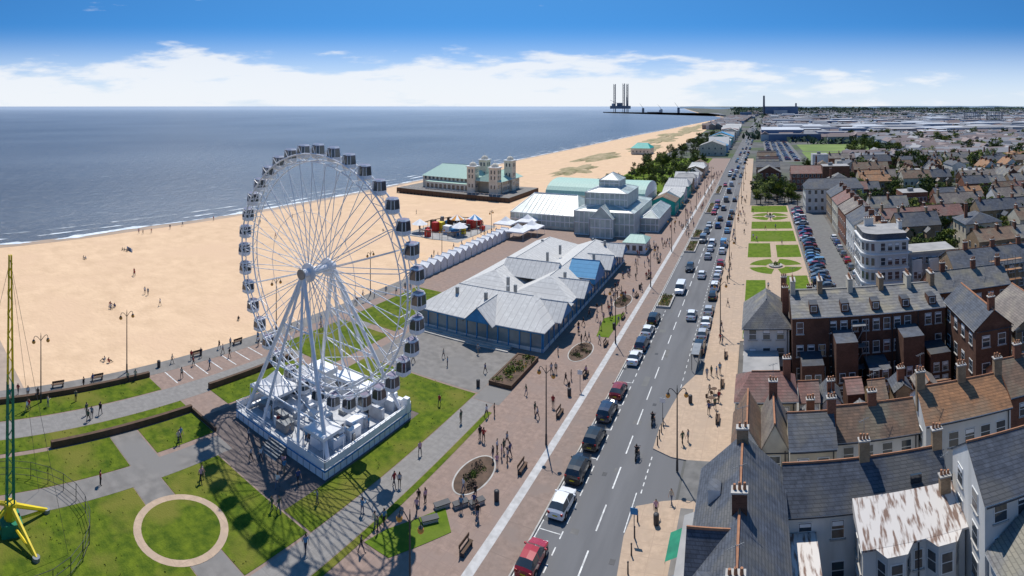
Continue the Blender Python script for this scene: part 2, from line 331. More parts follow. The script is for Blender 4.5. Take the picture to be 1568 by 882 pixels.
# ------------------------------------------------------------------ roads and paving
sheet('road','asphalt',[rect(-20.3,-80,-8.3,300),[(-20.3,300),(-8.3,300),(-3,900),(6,1500),(30,2400),(18,2400),(-8,1500),(-16,900)]],.01)
sheet('service_road','tarmac',[rect(17,92,24,240)],.012)
sheet('yard','ground',[rect(-4,20,60,300)],.004)
sheet('beach_slipway','slip',[rect(-99,6,-76.4,19.5)],-.2)
slab('promenade','kerbstone',rect(-76,-60,-20.3,420),-1.0,.12,'promenade')
sheet('tram_lane','lane',rect(-23.1,-60,-20.45,300),.126)
sheet('paving_strip','strip',rect(-24,-60,-23.1,300),.13)
sheet('kerb_strip','kerbstone',rect(-20.45,-60,-20.3,420),.128)
slab('pavement','kerbstone',[(-8.3,84),(-8.3,420),(-3,420),(-3,20),(-8,20),(-11.2,40),(-12.3,50),(-12.0,54),(-9.5,55.2),(-8,55.6),(-8,62),(-9.8,62.3),(-12.1,63.5),(-12.1,68),(-10.6,78)],.0,.12,'tanpave')
sheet('lay_by','tarmac',rect(-8,55.6,-4,62),.128)
sheet('footway_band','plaza',[rect(-7.6,22,-6.3,54.5)],.128)
mb=MB('drain_cover')
for x,y in((-20,50),(-20,66),(-20,82),(-16.4,58),(-13.7,73),(-16.2,88),(-12.6,47)): mb.box('all','dark_metal',x-.25,y-.3,.005,x+.25,y+.3,.02)
for i in range(9):
    x,y=R.uniform(-17.5,-13),30+i*9.5; mb.box('all','tarmac',x,y,.004,x+R.uniform(.3,1.2),y+R.uniform(.6,3),.0135)
mb.build()
mb=MB('road_markings')
def mark(x0,y0,x1,y1,z=.018): mb.face('all','paint',[(x0,y0,z),(x1,y0,z),(x1,y1,z),(x0,y1,z)])
y=20
while y<300: mark(-15.05,y,-14.9,y+3.6); y+=6
y=20
while y<118: mark(-17.95,y,-17.83,y+1.0); y+=2
y=72
while y<300: mark(-10.9,y,-10.8,y+.9); y+=2
while y<900: mark(-13+(y-300)*.01,y,-12.7+(y-300)*.01,y+5); y+=14
mark(-20.2,20,-20.1,300); mark(-12.45,50.5,-12.35,56)
for i in range(6): mark(-12.0,56+i*1.1,-11.88,56.6+i*1.1)
for yy in (48.5,54.7,60.2,66,71.8,78,83,87.6,92.5,98,103.5): mark(-20.05,yy,-18,yy+.1)
mb.build()
mb=MB('parking_bay_markings')
for i in range(9): mb.face('all','paint',[(-72.8,40+i*2.6,.135),(-69,40+i*2.6,.135),(-69,40.18+i*2.6,.135),(-72.8,40.18+i*2.6,.135)])
mb.build()
sheet('seafront_path','pathpave',[rect(-68.4,-20,-64.8,100),rect(-37.3,-60,-34.0,65.9)],.128)
sheet('plaza','plaza',[rect(-57.5,67.6,-37.2,82.4),rect(-37.15,66,-33.2,70),rect(-76,-30,-72.9,120)],.131)
sheet('fairground_paving','darkpave',[rect(-60,38,-37.4,59),rect(-52.3,35.9,-37.4,37.99)],.126)
sheet('garden_path','plaza',[rect(-61.4,26.3,-55.5,29.8),rect(-55.5,12,-52.35,37.8),rect(-52.34,25.1,-37.5,28.3)],.135)
cx,cy=-45.2,26.6
lawns=[rect(-72.4,-30,-68.6,37.2),rect(-64.7,-30,-62.1,38),rect(-61.4,30,-56.3,37.8),rect(-61.4,-20,-55.6,26.2),
 rect(-52.3,28.4,-37.6,35.7),rect(-52.3,5,-37.6,25),rect(-41.2,36,-37.4,59),rect(-57,59.01,-37.4,67.2),
 rect(-70.5,61,-59.5,76),rect(-70.5,78,-59.5,100),rect(-65,43,-60.6,58.5),rect(-33.9,-20,-33.2,64)]
sheet('lawn','lawn',lawns,.15)
sheet('flower_lawn','lawn2',[[(-33,38.5),(-30.2,38.5),(-27.2,44.2),(-29.4,46.6),(-32.4,41)],[(-27.5,92),(-25.3,92),(-25.3,104),(-28.5,100)]],.156)
sheet('circle_path','tanpave',[circ(cx,cy,4.5)],.156); sheet('circle_lawn','lawn',[circ(cx,cy,3.75)],.162)
def wall(name,m,x0,y0,x1,y1,h,z=.12,top=None):
    mb=MB(name); mb.box('all',m,x0,y0,z,x1,y1,z+h,top or m); mb.build()
wall('planter_wall','brown_wood',-73,8,-72.5,37.4,.7); wall('planter_wall','brown_wood',-62.05,19,-61.6,38,.8); wall('planter_wall','brown_wood',-65.5,43,-65.05,58.6,.8)
wall('planter_wall','brown_wood',-61.59,37.9,-56.3,38.2,.5)
wall('sea_wall','kerbstone',-76.3,-60,-76.0,215,.55,-1)
for i in range(3): wall('plaza_step','kerbstone',-56,80.6+i*.6,-39,81.15+i*.6,.18+.14*i)
def leaves(mb,part,m,cx,cy,cz,rx,ry,rz,n,s,rng=R):
    v=[];f=[]
    for i in range(n):
        while True:
            x,y,z=rng.uniform(-1,1),rng.uniform(-1,1),rng.uniform(-1,1)
            if x*x+y*y+z*z<1: break
        c=Vector((cx+x*rx,cy+y*ry,cz+z*rz)); u=Vector((rng.gauss(0,1),rng.gauss(0,1),rng.gauss(0,1))).normalized(); w=u.orthogonal().normalized(); k=s*rng.uniform(.6,1.3)
        b0=len(v); v+=[c-u*k,c+w*k*.6,c+u*k,c-w*k*.6]; f.append((b0,b0+1,b0+2,b0+3))
    mb.mesh(part,m,v,f)
mb=MB('grass_tufts')
for q in lawns[:11]:
    x0,y0=q[0]; x1,y1=q[2]
    for i in range(int((x1-x0)*(y1-max(y0,12))*.5)):
        x,y=R.uniform(x0+.1,x1-.1),R.uniform(max(y0,12),y1)
        if (x-cx)**2+(y-cy)**2<22: continue
        leaves(mb,'all',R.choice(['leaf','leafdark','leafyellow']),x,y,.19,.14,.14,.05,3,.07)
mb.build()
def planter(x0,y0,x1,y1,h=.6,m='brown_wood',n=500):
    mb=MB('planted_bed'); t=.3
    mb.box('wall',m,x0,y0,.01,x1,y0+t,.12+h); mb.box('wall',m,x0,y1-t,.01,x1,y1,.12+h); mb.box('wall',m,x0,y0+t,.01,x0+t,y1-t,.12+h); mb.box('wall',m,x1-t,y0+t,.01,x1,y1-t,.12+h)
    mb.box('soil','soil',x0+t,y0+t,.1,x1-t,y1-t,.02+h)
    for i in range(22):
        px,py=R.uniform(x0+.6,x1-.6),R.uniform(y0+.6,y1-.6); leaves(mb,'plants',R.choice(['leaf','leafyellow','leaf','flower']),px,py,h+.2,.7,.7,.35,n//16,.16)
    mb.build()
planter(-37,70.3,-33.4,80.2,.6)
for q in((-20,108,-17.2,115),(-20,150,-17,162),(-20,166,-17,176),(-19.5,205,-17,225),(-19.5,250,-17,275)): planter(*q,.3,'kerbstone',300)
for (x,y,rx,ry) in((-29.3,52.4,1.7,3.4),(-28.2,85.6,1.7,3.6),(-27.2,110,1.6,4)):
    sheet('oval_bed_kerb','kerbstone',[circ(x,y,rx+.18,ry+.18)],.14)
    sheet('oval_bed','soil',[circ(x,y,rx,ry)],.15); mb=MB('low_shrubs')
    for i in range(16):
        t=R.uniform(0,6.28); q=R.uniform(0,.75); leaves(mb,'all','bark' if i%3 else 'leaf',x+rx*q*math.cos(t),y+ry*q*math.sin(t),.3,.5,.6,.15,40,.1)
    mb.build()
slab('garden_paving','kerbstone',rect(-3,94,12,222),0,.13,'tanpave')
mb=MB('garden_lawn')
def ring(cx,cy,r0,r1,a0,a1,z,m):
    n=16
    for i in range(n):
        t0=a0+(a1-a0)*i/n;t1=a0+(a1-a0)*(i+1)/n
        mb.face('all',m,[(cx+r0*math.cos(t0),cy+r0*math.sin(t0),z),(cx+r1*math.cos(t0),cy+r1*math.sin(t0),z),(cx+r1*math.cos(t1),cy+r1*math.sin(t1),z),(cx+r0*math.cos(t1),cy+r0*math.sin(t1),z)])
for yy in (138,200):
    for k in range(4): ring(4.5,yy,2.4,6.6,k*math.pi/2+.18,(k+1)*math.pi/2-.18,.14,'lawn2')
for q in (rect(-2.6,95,1.8,127),rect(6.5,103,11.6,130),rect(-2.6,146,3.6,161),rect(5.2,146,11.6,159),rect(-2,163,11.4,177),rect(-2,180,11.3,191),rect(-2.4,208,11.4,221)): mb.face('all','lawn2',[(x,y,.14) for x,y in q])
mb.build()
for yy in (138,200):
    mb=MB('round_flower_bed'); mb.tube('all','kerbstone',(4.5,yy,.13),(4.5,yy,.5),1.7,n=20)
    leaves(mb,'all','leafyellow',4.5,yy,.6,1.4,1.4,.3,90,.2); leaves(mb,'all','leaf',4.5,yy,.8,.5,.5,.6,50,.2); mb.build()
# ------------------------------------------------------------------ trees
treem=[]
for k in range(6):
    mb=MB('tree'); H=R.uniform(6,8); mb.tube('all','bark',(0,0,-.1),(.1,0,H*.45),.22,.13,7)
    ends=[]
    for i in range(7):
        t=i*.9+R.uniform(-.3,.3); q=R.uniform(1.1,2.2); e=(q*math.cos(t),q*math.sin(t),H*R.uniform(.55,.85)); mb.tube('all','bark',(.1,0,H*R.uniform(.28,.44)),e,.08,.03,5); ends.append(e)
    for e in ends+[(R.uniform(-1.8,1.8),R.uniform(-1.8,1.8),H*R.uniform(.42,.98)) for _ in range(15)]:
        s_=R.uniform(.6,1.2); leaves(mb,'all',R.choice(['leaf','leaf','leafdark','leafyellow'] if k%2 else ['leaf','leaf','leafdark']),e[0],e[1],e[2],s_,s_,s_*.7,36,.26)
    o=mb.build(origin=(0,0,0)); treem.append(o.data); bpy.data.objects.remove(o)
def tree(x,y,s=1,z=0): inst('tree',R.choice(treem),(x,y,z),R.uniform(0,6),s*R.uniform(.8,1.2))
for i in range(6): tree(14+R.uniform(-1,1),228+i*5,1)
for i in range(30): tree(R.uniform(-2,15),R.uniform(224,264),R.uniform(.6,1.1))
for i in range(110): tree(R.uniform(-78,-34),R.uniform(226,420),R.uniform(.45,1.05))
for i in range(60): tree(R.uniform(-72,-34),R.uniform(420,760),R.uniform(.7,1.3))
for i in range(260): 
    y=R.uniform(290,660); tree(R.uniform(.17,.54)*y,y,R.uniform(.9,1.9))
for i in range(210):
    y=R.uniform(140,340); tree(R.uniform(34,.56*y),y,R.uniform(.6,1.25))
for x,y in((34,64),(36,66.5),(38,63.5),(33,88),(47,90),(50,86),(29,96),(20,100),(24,104),(13,232),(16,221),(20,224),(24,226)): tree(x,y,.8)
sheet('park_lawn','lawn2',[rect(-76,225,-34,420)],.13)
mb=MB('shrubbery')
for i in range(170):
    x,y=R.uniform(-74,-36),R.uniform(225,410); leaves(mb,'all',R.choice(['leaf','leafyellow','leafdark']),x,y,.8,2,2.5,1.2,22,.6)
mb.build()
# ------------------------------------------------------------------ ferris wheel
HX,HY,HZ=-49.4,48.8,19.5; RO=14.55
fw=MB('ferris_wheel'); NG=36
def wp(r,t,y): return (HX+r*math.cos(t),HY+y,HZ+r*math.sin(t))
for ys in(-1.0,1.0):
    for i in range(72):
        t0,t1=2*math.pi*i/72,2*math.pi*(i+1)/72
        fw.tube('rim','whitesteel',wp(RO,t0,ys),wp(RO,t1,ys),.11,n=6,caps=False)
        fw.tube('rim','whitesteel',wp(RO-.95,t0,ys),wp(RO-.95,t1,ys),.07,n=5,caps=False)
        fw.tube('rim','whitesteel',wp(RO-.95,t0 if i%2 else t1,ys),wp(RO,t1 if i%2 else t0,ys),.04,n=4,caps=False)
    for i in range(NG):
        t=2*math.pi*i/NG
        fw.tube('spokes','whitesteel',wp(.9,t+.1*(1 if i%2 else -1),ys*1.6),wp(RO-.95,t,ys),.055,n=5,caps=False)
for i in range(NG):
    t=2*math.pi*i/NG
    fw.tube('rim','whitesteel',wp(RO,t,-1.0),wp(RO,t,1.0),.07,n=5); fw.tube('rim','whitesteel',wp(RO-.95,t,-1.0),wp(RO-.95,t,1.0),.05,n=5)
    if i%2==0: fw.tube('spokes','whitesteel',wp(7.4,t,-1.3),wp(7.4,t+2*math.pi/NG*2,-1.3),.03,n=4)
fw.tube('hub','whitesteel',(HX,HY-2.8,HZ),(HX,HY+2.8,HZ),.5,n=16)
for ys in(-1.65,1.65): fw.tube('hub','whitesteel',(HX,HY+ys-.12,HZ),(HX,HY+ys+.12,HZ),1.15,n=24)
fw.tube('hub','grey_metal',(HX,HY-3.0,HZ),(HX,HY-2.8,HZ),.65,n=16)
for i in range(NG):
    t=2*math.pi*i/NG
    c=wp(RO+.7,t,0); x,y,z=c; w,d=.68,.78
    fw.tube('gondola_axles','grey_metal',(x,y-1.05,z+.35),(x,y+1.05,z+.35),.06,n=5)
    for ys in(-1.0,1.0):
        for dt in(-.03,.03): fw.tube('gondola_axles','whitesteel',wp(RO,t+dt,ys),(x,y+ys,z+.35),.05,n=4)
    z-=.35
    def ringf(pts,h): return [(x+a*w,y+b_*d,z+h) for a,b_ in pts]
    o8=[(-.6,-1),(.6,-1),(1,-.6),(1,.6),(.6,1),(-.6,1),(-1,.6),(-1,-.6)]; sm=[(a*.75,b_*.75) for a,b_ in o8]; md=[(a*.9,b_*.9) for a,b_ in o8]
    lv=[(sm,-.95,'whitesteel'),(o8,-.78,'whitesteel'),(o8,-.38,'glass'),(md,.58,'purple_grey'),(md,.68,'whitesteel'),(sm,.86,None)]
    fw.face('gondolas','whitesteel',list(reversed(ringf(sm,-.95))))
    for (a,ha,ma),(b_,hb,_) in zip(lv[:-1],lv[1:]):
        A=ringf(a,ha);B=ringf(b_,hb)
        for k in range(8): fw.face('gondolas',ma,[A[k],A[(k+1)%8],B[(k+1)%8],B[k]])
    fw.face('gondolas','purple_grey',ringf(sm,.86))
    A=ringf(o8,-.38);B=ringf(md,.58)
    for k in range(0,8): fw.tube('gondolas','whitesteel',A[k],B[k],.035,n=4,caps=False)
for s_ in(-1,1):
    top=(HX,HY+s_*2.6,HZ)
    for fx,fy in((-7.2,6.6),(7.2,6.6),(-3.2,7.4),(3.2,7.4)):
        fw.tube('legs','whitesteel',top,(HX+fx,HY+1+s_*fy,1.2),.25 if abs(fx)>5 else .17,n=8)
    LA=[[Vector(top).lerp(Vector((HX+fx,HY+1+s_*6.6,1.2)),h) for fx in(-7.2,7.2)] for h in(.35,.62,.82)]
    for a in LA: fw.tube('legs','whitesteel',a[0],a[1],.1,n=5)
    for p,q in((0,1),(1,2)):
        fw.tube('legs','whitesteel',LA[p][0],LA[q][1],.06,n=4); fw.tube('legs','whitesteel',LA[p][1],LA[q][0],.06,n=4)
for fx in(-7.2,7.2):
    fw.tube('legs','whitesteel',(HX+fx,HY-5.6,1.4),(HX+fx,HY+7.6,1.4),.25,n=6)
x0,x1,y0,y1=-57.4,-41.5,42.0,57.6
fw.box('platform','whitesteel',x0,y0,.1,x1,y1,1.15,'deck')
fw.box('platform','blue',x0-.05,y0-.05,.95,x1+.05,y0-.003,1.1); fw.box('platform','blue',x1+.003,y0,.95,x1+.06,y1,1.1)
for i in range(16): fw.fbox('platform','grey_metal','S',y0,x0+.5+i,x0+.56+i,.1,.94,.02,.01); fw.fbox('platform','grey_metal','E',x1,y0+.5+i*.97,y0+.56+i*.97,.1,.94,.02,.01)
for (ax,ay,bx,by) in((x0,y0,-50.5,y0),(-47.5,y0,x1,y0),(x1,y0,x1,y1),(x0,y1,x1,y1),(x0,y0,x0,y1)):
    L_=math.hypot(bx-ax,by-ay); n=int(L_/1.0)
    for i in range(n+1):
        u=i/n; px,py=ax+(bx-ax)*u,ay+(by-ay)*u; fw.tube('railings','whitesteel',(px,py,1.1),(px,py,2.2),.04,n=4)
    for h in(1.5,1.85,2.2): fw.tube('railings','whitesteel',(ax,ay,h),(bx,by,h),.035,n=4)
    if (ax,bx)!=(x0,-50.5): fw.obox('railings','canvas',((ax+bx)/2,(ay+by)/2,1.62),abs(bx-ax)+.02 if ax!=bx else .04,abs(by-ay) if ay!=by else .04,.8)
for i in range(6): fw.box('steps','grey_metal',-50.4,y0-.3*(i+1),.1,-47.6,y0-.3*i-.06,1.15-.17*(i+1))
fw.box('platform','whitesteel',-53.5,45.5,1.15,-45.5,53,1.7,'deck')
for i in range(46):
    px,py=R.uniform(x0+1,x1-1.5),R.uniform(y0+1.5,y1-1); w,d,h=R.uniform(.4,2.2),R.uniform(.4,2.0),R.uniform(.75,1.5)
    fw.box('equipment',R.choice(['whitesteel','whitesteel','white','grey_metal','deck','dark_metal']),px-w/2,py-d/2,1.14,px+w/2,py+d/2,1.15+h)
for px,py in((-55,55.3),(-50.5,55.6),(-46,55.2)): fw.box('control_cabin','white',px-1.7,py-1.2,1.13,px+1.7,py+1.2,3.5,'whitesteel'); fw.windows('control_cabin','S',py-1.2,px-1.5,px+1.5,(2.2,),2,1.0,.8,detail=0)
for i in range(16):
    px=x0+.7+i*1.0; fw.box('equipment','whitesteel',px-.35,y1-1.0,1.12,px+.35,y1-.4,2.7+R.uniform(-.3,.3))
def tent(px,py,w,h0,h1,nm='tent',mbx=None,roofm='canvas'):
    mb=mbx or MB(nm); c=(px,py,h1)
    q=[(px-w/2,py-w/2),(px+w/2,py-w/2),(px+w/2,py+w/2),(px-w/2,py+w/2)]
    for i in range(4):
        a,b_=q[i],q[(i+1)%4]; m1=((a[0]*.45+px*.55),(a[1]*.45+py*.55),h0+(h1-h0)*.35); m2=((b_[0]*.45+px*.55),(b_[1]*.45+py*.55),h0+(h1-h0)*.35)
        mb.face('canopy',roofm,[(*a,h0),(*b_,h0),m2,m1]); mb.face('canopy',roofm,[m1,m2,c]); mb.face('canopy',roofm,[(*a,h0-.35),(*b_,h0-.35),(*b_,h0),(*a,h0)])
        mb.tube('poles','whitesteel',(*a,.12),(*a,h0),.05,n=5)
    if not mbx: mb.build()
tent(-54.6,46.2,4.6,4.0,6.0,mbx=fw); tent(-54.3,50.8,4.0,3.8,5.4,mbx=fw); tent(-44.3,44.6,3.2,3.6,4.8,mbx=fw)
fw.build(origin=(HX,HY,.1),smooth=True)
# ------------------------------------------------------------------ houses
def house(name,x0,y0,x1,y1,ze,zr,ax='x',wm='render_white',rm='slate',faces='SW',hip=0,nx=3,ny=2,storeys=2,single=False,chim=(),cm='brick_red',detail=1,oh=.3,zb=0,ww=1.0,wh=1.4):
    mb=MB(name); pw,pr,pn,pc=('all',)*4 if single else ('walls','roof','windows','chimneys')
    mb.box(pw,wm,x0,y0,zb,x1,y1,ze)
    mb.gable(pr,rm,x0,y0,x1,y1,ze,zr,ax,oh,wm,hip)
    sh=(ze-zb)/storeys; zs=[zb+sh*i+sh*.3 for i in range(storeys)]
    for f in faces:
        if f in 'SN': mb.windows(pn,f,y0 if f=='S' else y1,x0+.3,x1-.3,zs,nx,ww,min(wh,sh*.55),detail=detail)
        else: mb.windows(pn,f,x0 if f=='W' else x1,y0+.3,y1-.3,zs,ny,ww,min(wh,sh*.55),detail=detail)
    for cx_,cy_,zt in chim: mb.chimney(pc,cx_,cy_,ze-.3,zt,cm)
    if not single:
        for f in faces:
            if f=='S': mb.tube('gutters','dark_metal',(x0,y0-oh-.05,ze-.35),(x1,y0-oh-.05,ze-.35),.07,n=5); mb.tube('gutters','dark_metal',(x1-.3,y0-.09,ze-.3),(x1-.3,y0-.09,zb),.06,n=5)
    return mb
mb=house('slate_roof_house',-4.7,27,2.1,49,8,11,'y','render_white','slate','SWN',0,3,8,3,chim=())
mb.chimney('chimneys',-1.3,40.2,9.5,12.1,'brick_dark',1.1,.7,3); mb.chimney('chimneys',-1.3,33,9.5,12.0,'brick_dark',1.1,.7,3); mb.chimney('chimneys',-1.3,48.4,9.5,11.9,'brick_tan',1.0,.6,2)
mb.gable('roof','slate',-4.9,37,-1.3,40.4,8,10.4,'x',.2,'render_white')
for yy in(31,35,44): mb.box('roof','frame',-3.9,yy-.7,8.5,-2.9,yy+.7,9.9,'slate'); mb.fbox('windows','glass','W',-3.9,yy-.5,yy+.5,8.95,9.7,.03)
mb.build()
mb=house('shop_front',-6.2,27,-4.75,49,3.6,3.9,'y','render_cream','roof_flat','W',0,3,9,1,wh=2.2,ww=1.6); mb.build()
mb=MB('shop_awning')
for i,yy in enumerate((29,34,40,45)): mb.mesh('all',['red','canvas','blue','green_paint'][i],[(-6.22,yy,3.2),(-6.22,yy+3.2,3.2),(-7.6,yy+3.2,2.5),(-7.6,yy,2.5),(-7.6,yy+3.2,2.25),(-7.6,yy,2.25)],[(0,1,2,3),(3,2,4,5)])
mb.build()
mb=house('white_house',2.25,45.3,16.3,50.5,6.8,9.1,'x','render_white','slate','S',0,5,2,2,chim=((9.3,47.9,10.6),(16,47.9,10.6)),cm='brick_tan')
mb.box('roof','glass',13,45.9,7.5,14,46.1,8.2); mb.build()
mb=MB('flat_roof_extension'); mb.box('walls','render_white',2.4,41,0,4.7,45.2,4.8); mb.box('roof','roof_pale',2.3,40.9,4.8,4.8,45.2,5.1); mb.windows('windows','S',41,2.6,4.5,(1,3),1,1,1.2); mb.windows('windows','E',4.7,41.5,45,(1,3),1,1,1.2); mb.build()
mb=MB('bay_window_house'); mb.box('walls','render_white',8,41.6,0,16.3,45.2,6.3)
mb.mesh('roof','roof_pale',[(7.8,41.2,6.35),(16.45,41.2,6.35),(16.45,45.28,7.5),(7.8,45.28,7.5),(7.8,41.2,6.2),(16.45,41.2,6.2),(16.45,45.28,6.3),(7.8,45.28,6.3)],[(0,1,2,3),(4,5,1,0),(7,4,0,3),(5,6,2,1)])
for bx in(9.0,13.0):
    pts=[(bx,41.6),(bx+.7,40.5),(bx+2.1,40.5),(bx+2.8,41.6)]
    for i in range(3):
        p,q=pts[i],pts[i+1]; mb.face('walls','render_white',[(*p,0),(*q,0),(*q,6.2),(*p,6.2)])
        d=Vector((q[0]-p[0],q[1]-p[1],0)); nrm=Vector((d.y,-d.x,0)).normalized()
        for z in(1.0,3.9):
            for (u0,u1,k,mm,za,zb_) in((.12,.88,.03,'frame',z-.1,z+1.6),(.2,.8,.05,'glass',z,z+.75),(.2,.8,.05,'glass',z+.83,z+1.5)):
                A=Vector((*p,0))+d*u0+nrm*k;B=Vector((*p,0))+d*u1+nrm*k; mb.face('windows',mm,[(A.x,A.y,za),(B.x,B.y,za),(B.x,B.y,zb_),(A.x,A.y,zb_)])
    mb.face('roof','roof_pale',[(pts[0][0]-.15,41.25,6.34),(pts[1][0]-.1,40.3,6.22),(pts[2][0]+.1,40.3,6.22),(pts[3][0]+.15,41.25,6.34)])
mb.windows('windows','W',8,41.9,45,(1,3.9),2,.8,1.4); mb.windows('windows','S',41.6,11.9,12.9,(1,3.9),1,.6,1.4); mb.tube('pipes','dark_metal',(12.4,41.5,0),(12.4,41.5,6.2),.06); mb.chimney('chimneys',15.6,44.5,6.8,8.6,'brick_tan'); mb.build()
wall('yard_wall','brick_tan',2.4,38,8,38.25,1.8,0); wall('yard_wall','brick_tan',7.6,38.3,7.85,41.5,1.8,0); wall('yard_wall','render_grey',2.3,30,2.5,38,1.8,0)
for x,y in((5.4,40.6),(6.1,40.6),(3.2,37),(6.6,43.8)):
    mb=MB('wheelie_bin'); mb.box('all','dark_metal',x,y,.02,x+.5,y+.6,1.0); mb.box('all','green_paint',x-.03,y-.03,1.0,x+.53,y+.63,1.08); mb.tube('all','tyre',(x-.02,y+.55,.12),(x+.52,y+.55,.12),.11,n=8); mb.build()
mb=house('white_gable_house',16.5,38,25,45,10.5,13,'x','render_white','slate','SW',0,4,2,4,chim=((24,41.5,14.5),)); mb.build()
mb=house('white_gable_house',16.7,29,24,37.7,7,9.5,'y','render_white','slate_light','SW',0,3,3,2); mb.build()
mb=house('cottage',7.8,55,16.4,60,6.6,8.6,'x','render_white','tile_brown','S',0,4,2,2,chim=((12,57.5,9.8),)); mb.build()
mb=house('cottage',16.6,53,26,59,8.3,10.4,'x','render_white','tile_orange','SW',0,5,2,2,chim=((16.9,56,12),(21.5,56,12),(25.8,56,12)),cm='brick_tan'); mb.build()
mb=house('cottage',3.1,53,7.6,59,7.3,9,'x','render_cream','slate','SW',0,2,2,2,chim=((7.5,56,10.3),)); mb.build()
mb=house('gabled_house',-2.4,54.5,.3,61.5,6.4,8.6,'y','render_white','tile_brown','SW',0,1,3,2); mb.build()
mb=house('gabled_house',.4,54.5,3,61.5,6.4,8.8,'y','render_cream','tile_grey','S',0,1,3,2,chim=((1.7,60.5,10),)); mb.build()
mb=house('red_roof_house',-2.4,63.3,4.4,69.3,6.5,8.3,'x','render_cream','tile_red','SW',2,3,2,2,chim=((3.5,66.3,9.8),)); mb.build()
mb=house('hip_roof_house',-2,80.5,4.6,91,8,11,'y','render_white','slate_light','SW',3,3,4,3,chim=((4.2,84,12.5),(4.2,89,12.5))); mb.box('walls','render_white',-2,74,0,3,80.45,4.5,'roof_flat'); mb.build()
mb=MB('brick_terrace'); X0,X1=4.9,27.4; mb.box('walls','brick_dark',X0,78,0,X1,90,10.2); mb.gable('roof','slate_light',X0,78,X1,90,10.25,12.0,'x',.25,'brick_dark')
mb.windows('windows','S',78,X0+.3,X1-.3,(1.5,4.7,7.9),14,.85,1.5,skip=.12)
for i,xx in enumerate((5.3,9.4,14,18.8,23.2,27)):
    mb.chimney('chimneys',xx,84,10.8,13.6,'brick_tan' if i%2 else 'render_cream',.7,2.2,5)
for xx,hh in((7.4,5.4),(12,8.2),(16.6,4.2),(21.3,8.2),(25.2,5.4)): mb.box('walls','brick_dark',xx-1.5,73.5,0,xx+1.5,77.95,hh,'slate'); mb.windows('windows','S',73.5,xx-1.3,xx+1.3,(1.2,3.0),2,.7,1.1)
for xx in (8,12.5,17,21.5,25.6):
    mb.box('roof','brick_dark',xx-.6,78.6,10.3,xx+.6,80.6,11.7,'slate'); mb.windows('windows','S',78.6,xx-.5,xx+.5,(10.75,),1,.7,.7,detail=0)
for q in(10.2,14.6,19.3,23.2): mb.tube('pipes','dark_metal',(q,77.9,0),(q,77.9,10),.07)
for z in(3,6,9): mb.box('fire_escape','grey_metal',13.2,76.6,z,15.2,77.9,z+.08)
for z in(3,6): mb.tube('fire_escape','grey_metal',(13.3,76.7,z),(15.1,76.7,z+3),.06)
for q in(13.2,15.2): mb.tube('fire_escape','grey_metal',(q,76.6,0),(q,76.6,10),.05)
mb.build()
mb=house('brick_house',27.8,67,33,79,10.8,13,'y','brick_dark','slate','SW',0,2,4,3,chim=((30.4,68,14.4),)); mb.build()
mb=house('brick_house',35,70,44,80,8.5,11.5,'y','brick_tan','tile_grey','SW',0,3,4,3,chim=((39.5,72,13),)); mb.build()
mb=house('brick_house',27.5,56,36,63,7.5,10,'x','brick_red','tile_brown','SW',0,3,2,2,chim=((30,59.5,11.4),)); mb.build()
mb=house('brick_house',30,92,45,99,7.5,10,'x','brick_red','slate_light','SW',0,6,2,2,chim=((33,95.5,11.4),(39,95.5,11.4),(44,95.5,11.4))); mb.build()
mb=house('brick_house',6,93,16,99,5.5,7.5,'x','render_cream','tile_red','SW',0,4,2,2,chim=((9,96,8.6),)); mb.build()
for i in range(15):
    xx=5+i%8*3.0+R.uniform(-.2,.2); yy=61.5 if i<8 else 66.8; w=R.uniform(1.8,2.6); h=R.uniform(2.6,5.0); rm=R.choice(['slate','tile_brown','tile_red','tile_orange','slate_light','tile_grey'])
    mb=house('outbuilding',xx,yy+R.uniform(-.5,.5),xx+w,yy+R.uniform(3,4.4),h,h+R.uniform(.6,1.3),R.choice('xy'),R.choice(['brick_dark','brick_red','render_white','brick_tan']),rm,'S',0,1,1,1,single=True,chim=((xx+w/2,yy+1.5,h+2.0),) if i%3==0 else (),wh=1.1,ww=.7); mb.build()
mb=MB('corner_hotel'); pts=[(31.2,112),(24.9,112)]+[(24.9-3.2*math.sin(t*math.pi/12),115.2-3.2*math.cos(t*math.pi/12)) for t in range(1,7)]+[(21.7,122.5),(31.2,122.5)]
def extr(mb,part,m,pts,z0,z1,top=None):
    n=len(pts)
    for i in range(n):
        p,q=pts[(i+1)%n],pts[i]; mb.face(part,m,[(*p,z0),(*q,z0),(*q,z1),(*p,z1)])
    if top: mb.face(part,top,[(*p,z1) for p in reversed(pts)])
def grow(pts,k): cx=sum(p[0] for p in pts)/len(pts); cy=sum(p[1] for p in pts)/len(pts); return [(p[0]+(k if p[0]>cx else -k),p[1]+(k if p[1]>cy else -k)) for p in pts]
extr(mb,'walls','render_white',pts,0,12)
for z in(3.2,6.2,9.2,12): extr(mb,'walls','white',grow(pts,.18),z-.15,z+.12,'white')
extr(mb,'roof','slate',grow(pts,-.3),12.12,13.4,'roof_flat')
mb.windows('windows','S',112,25,31,(1,4,7,10),4,.9,1.5); mb.windows('windows','W',21.7,115.6,122.2,(1,4,7,10),4,.9,1.5)
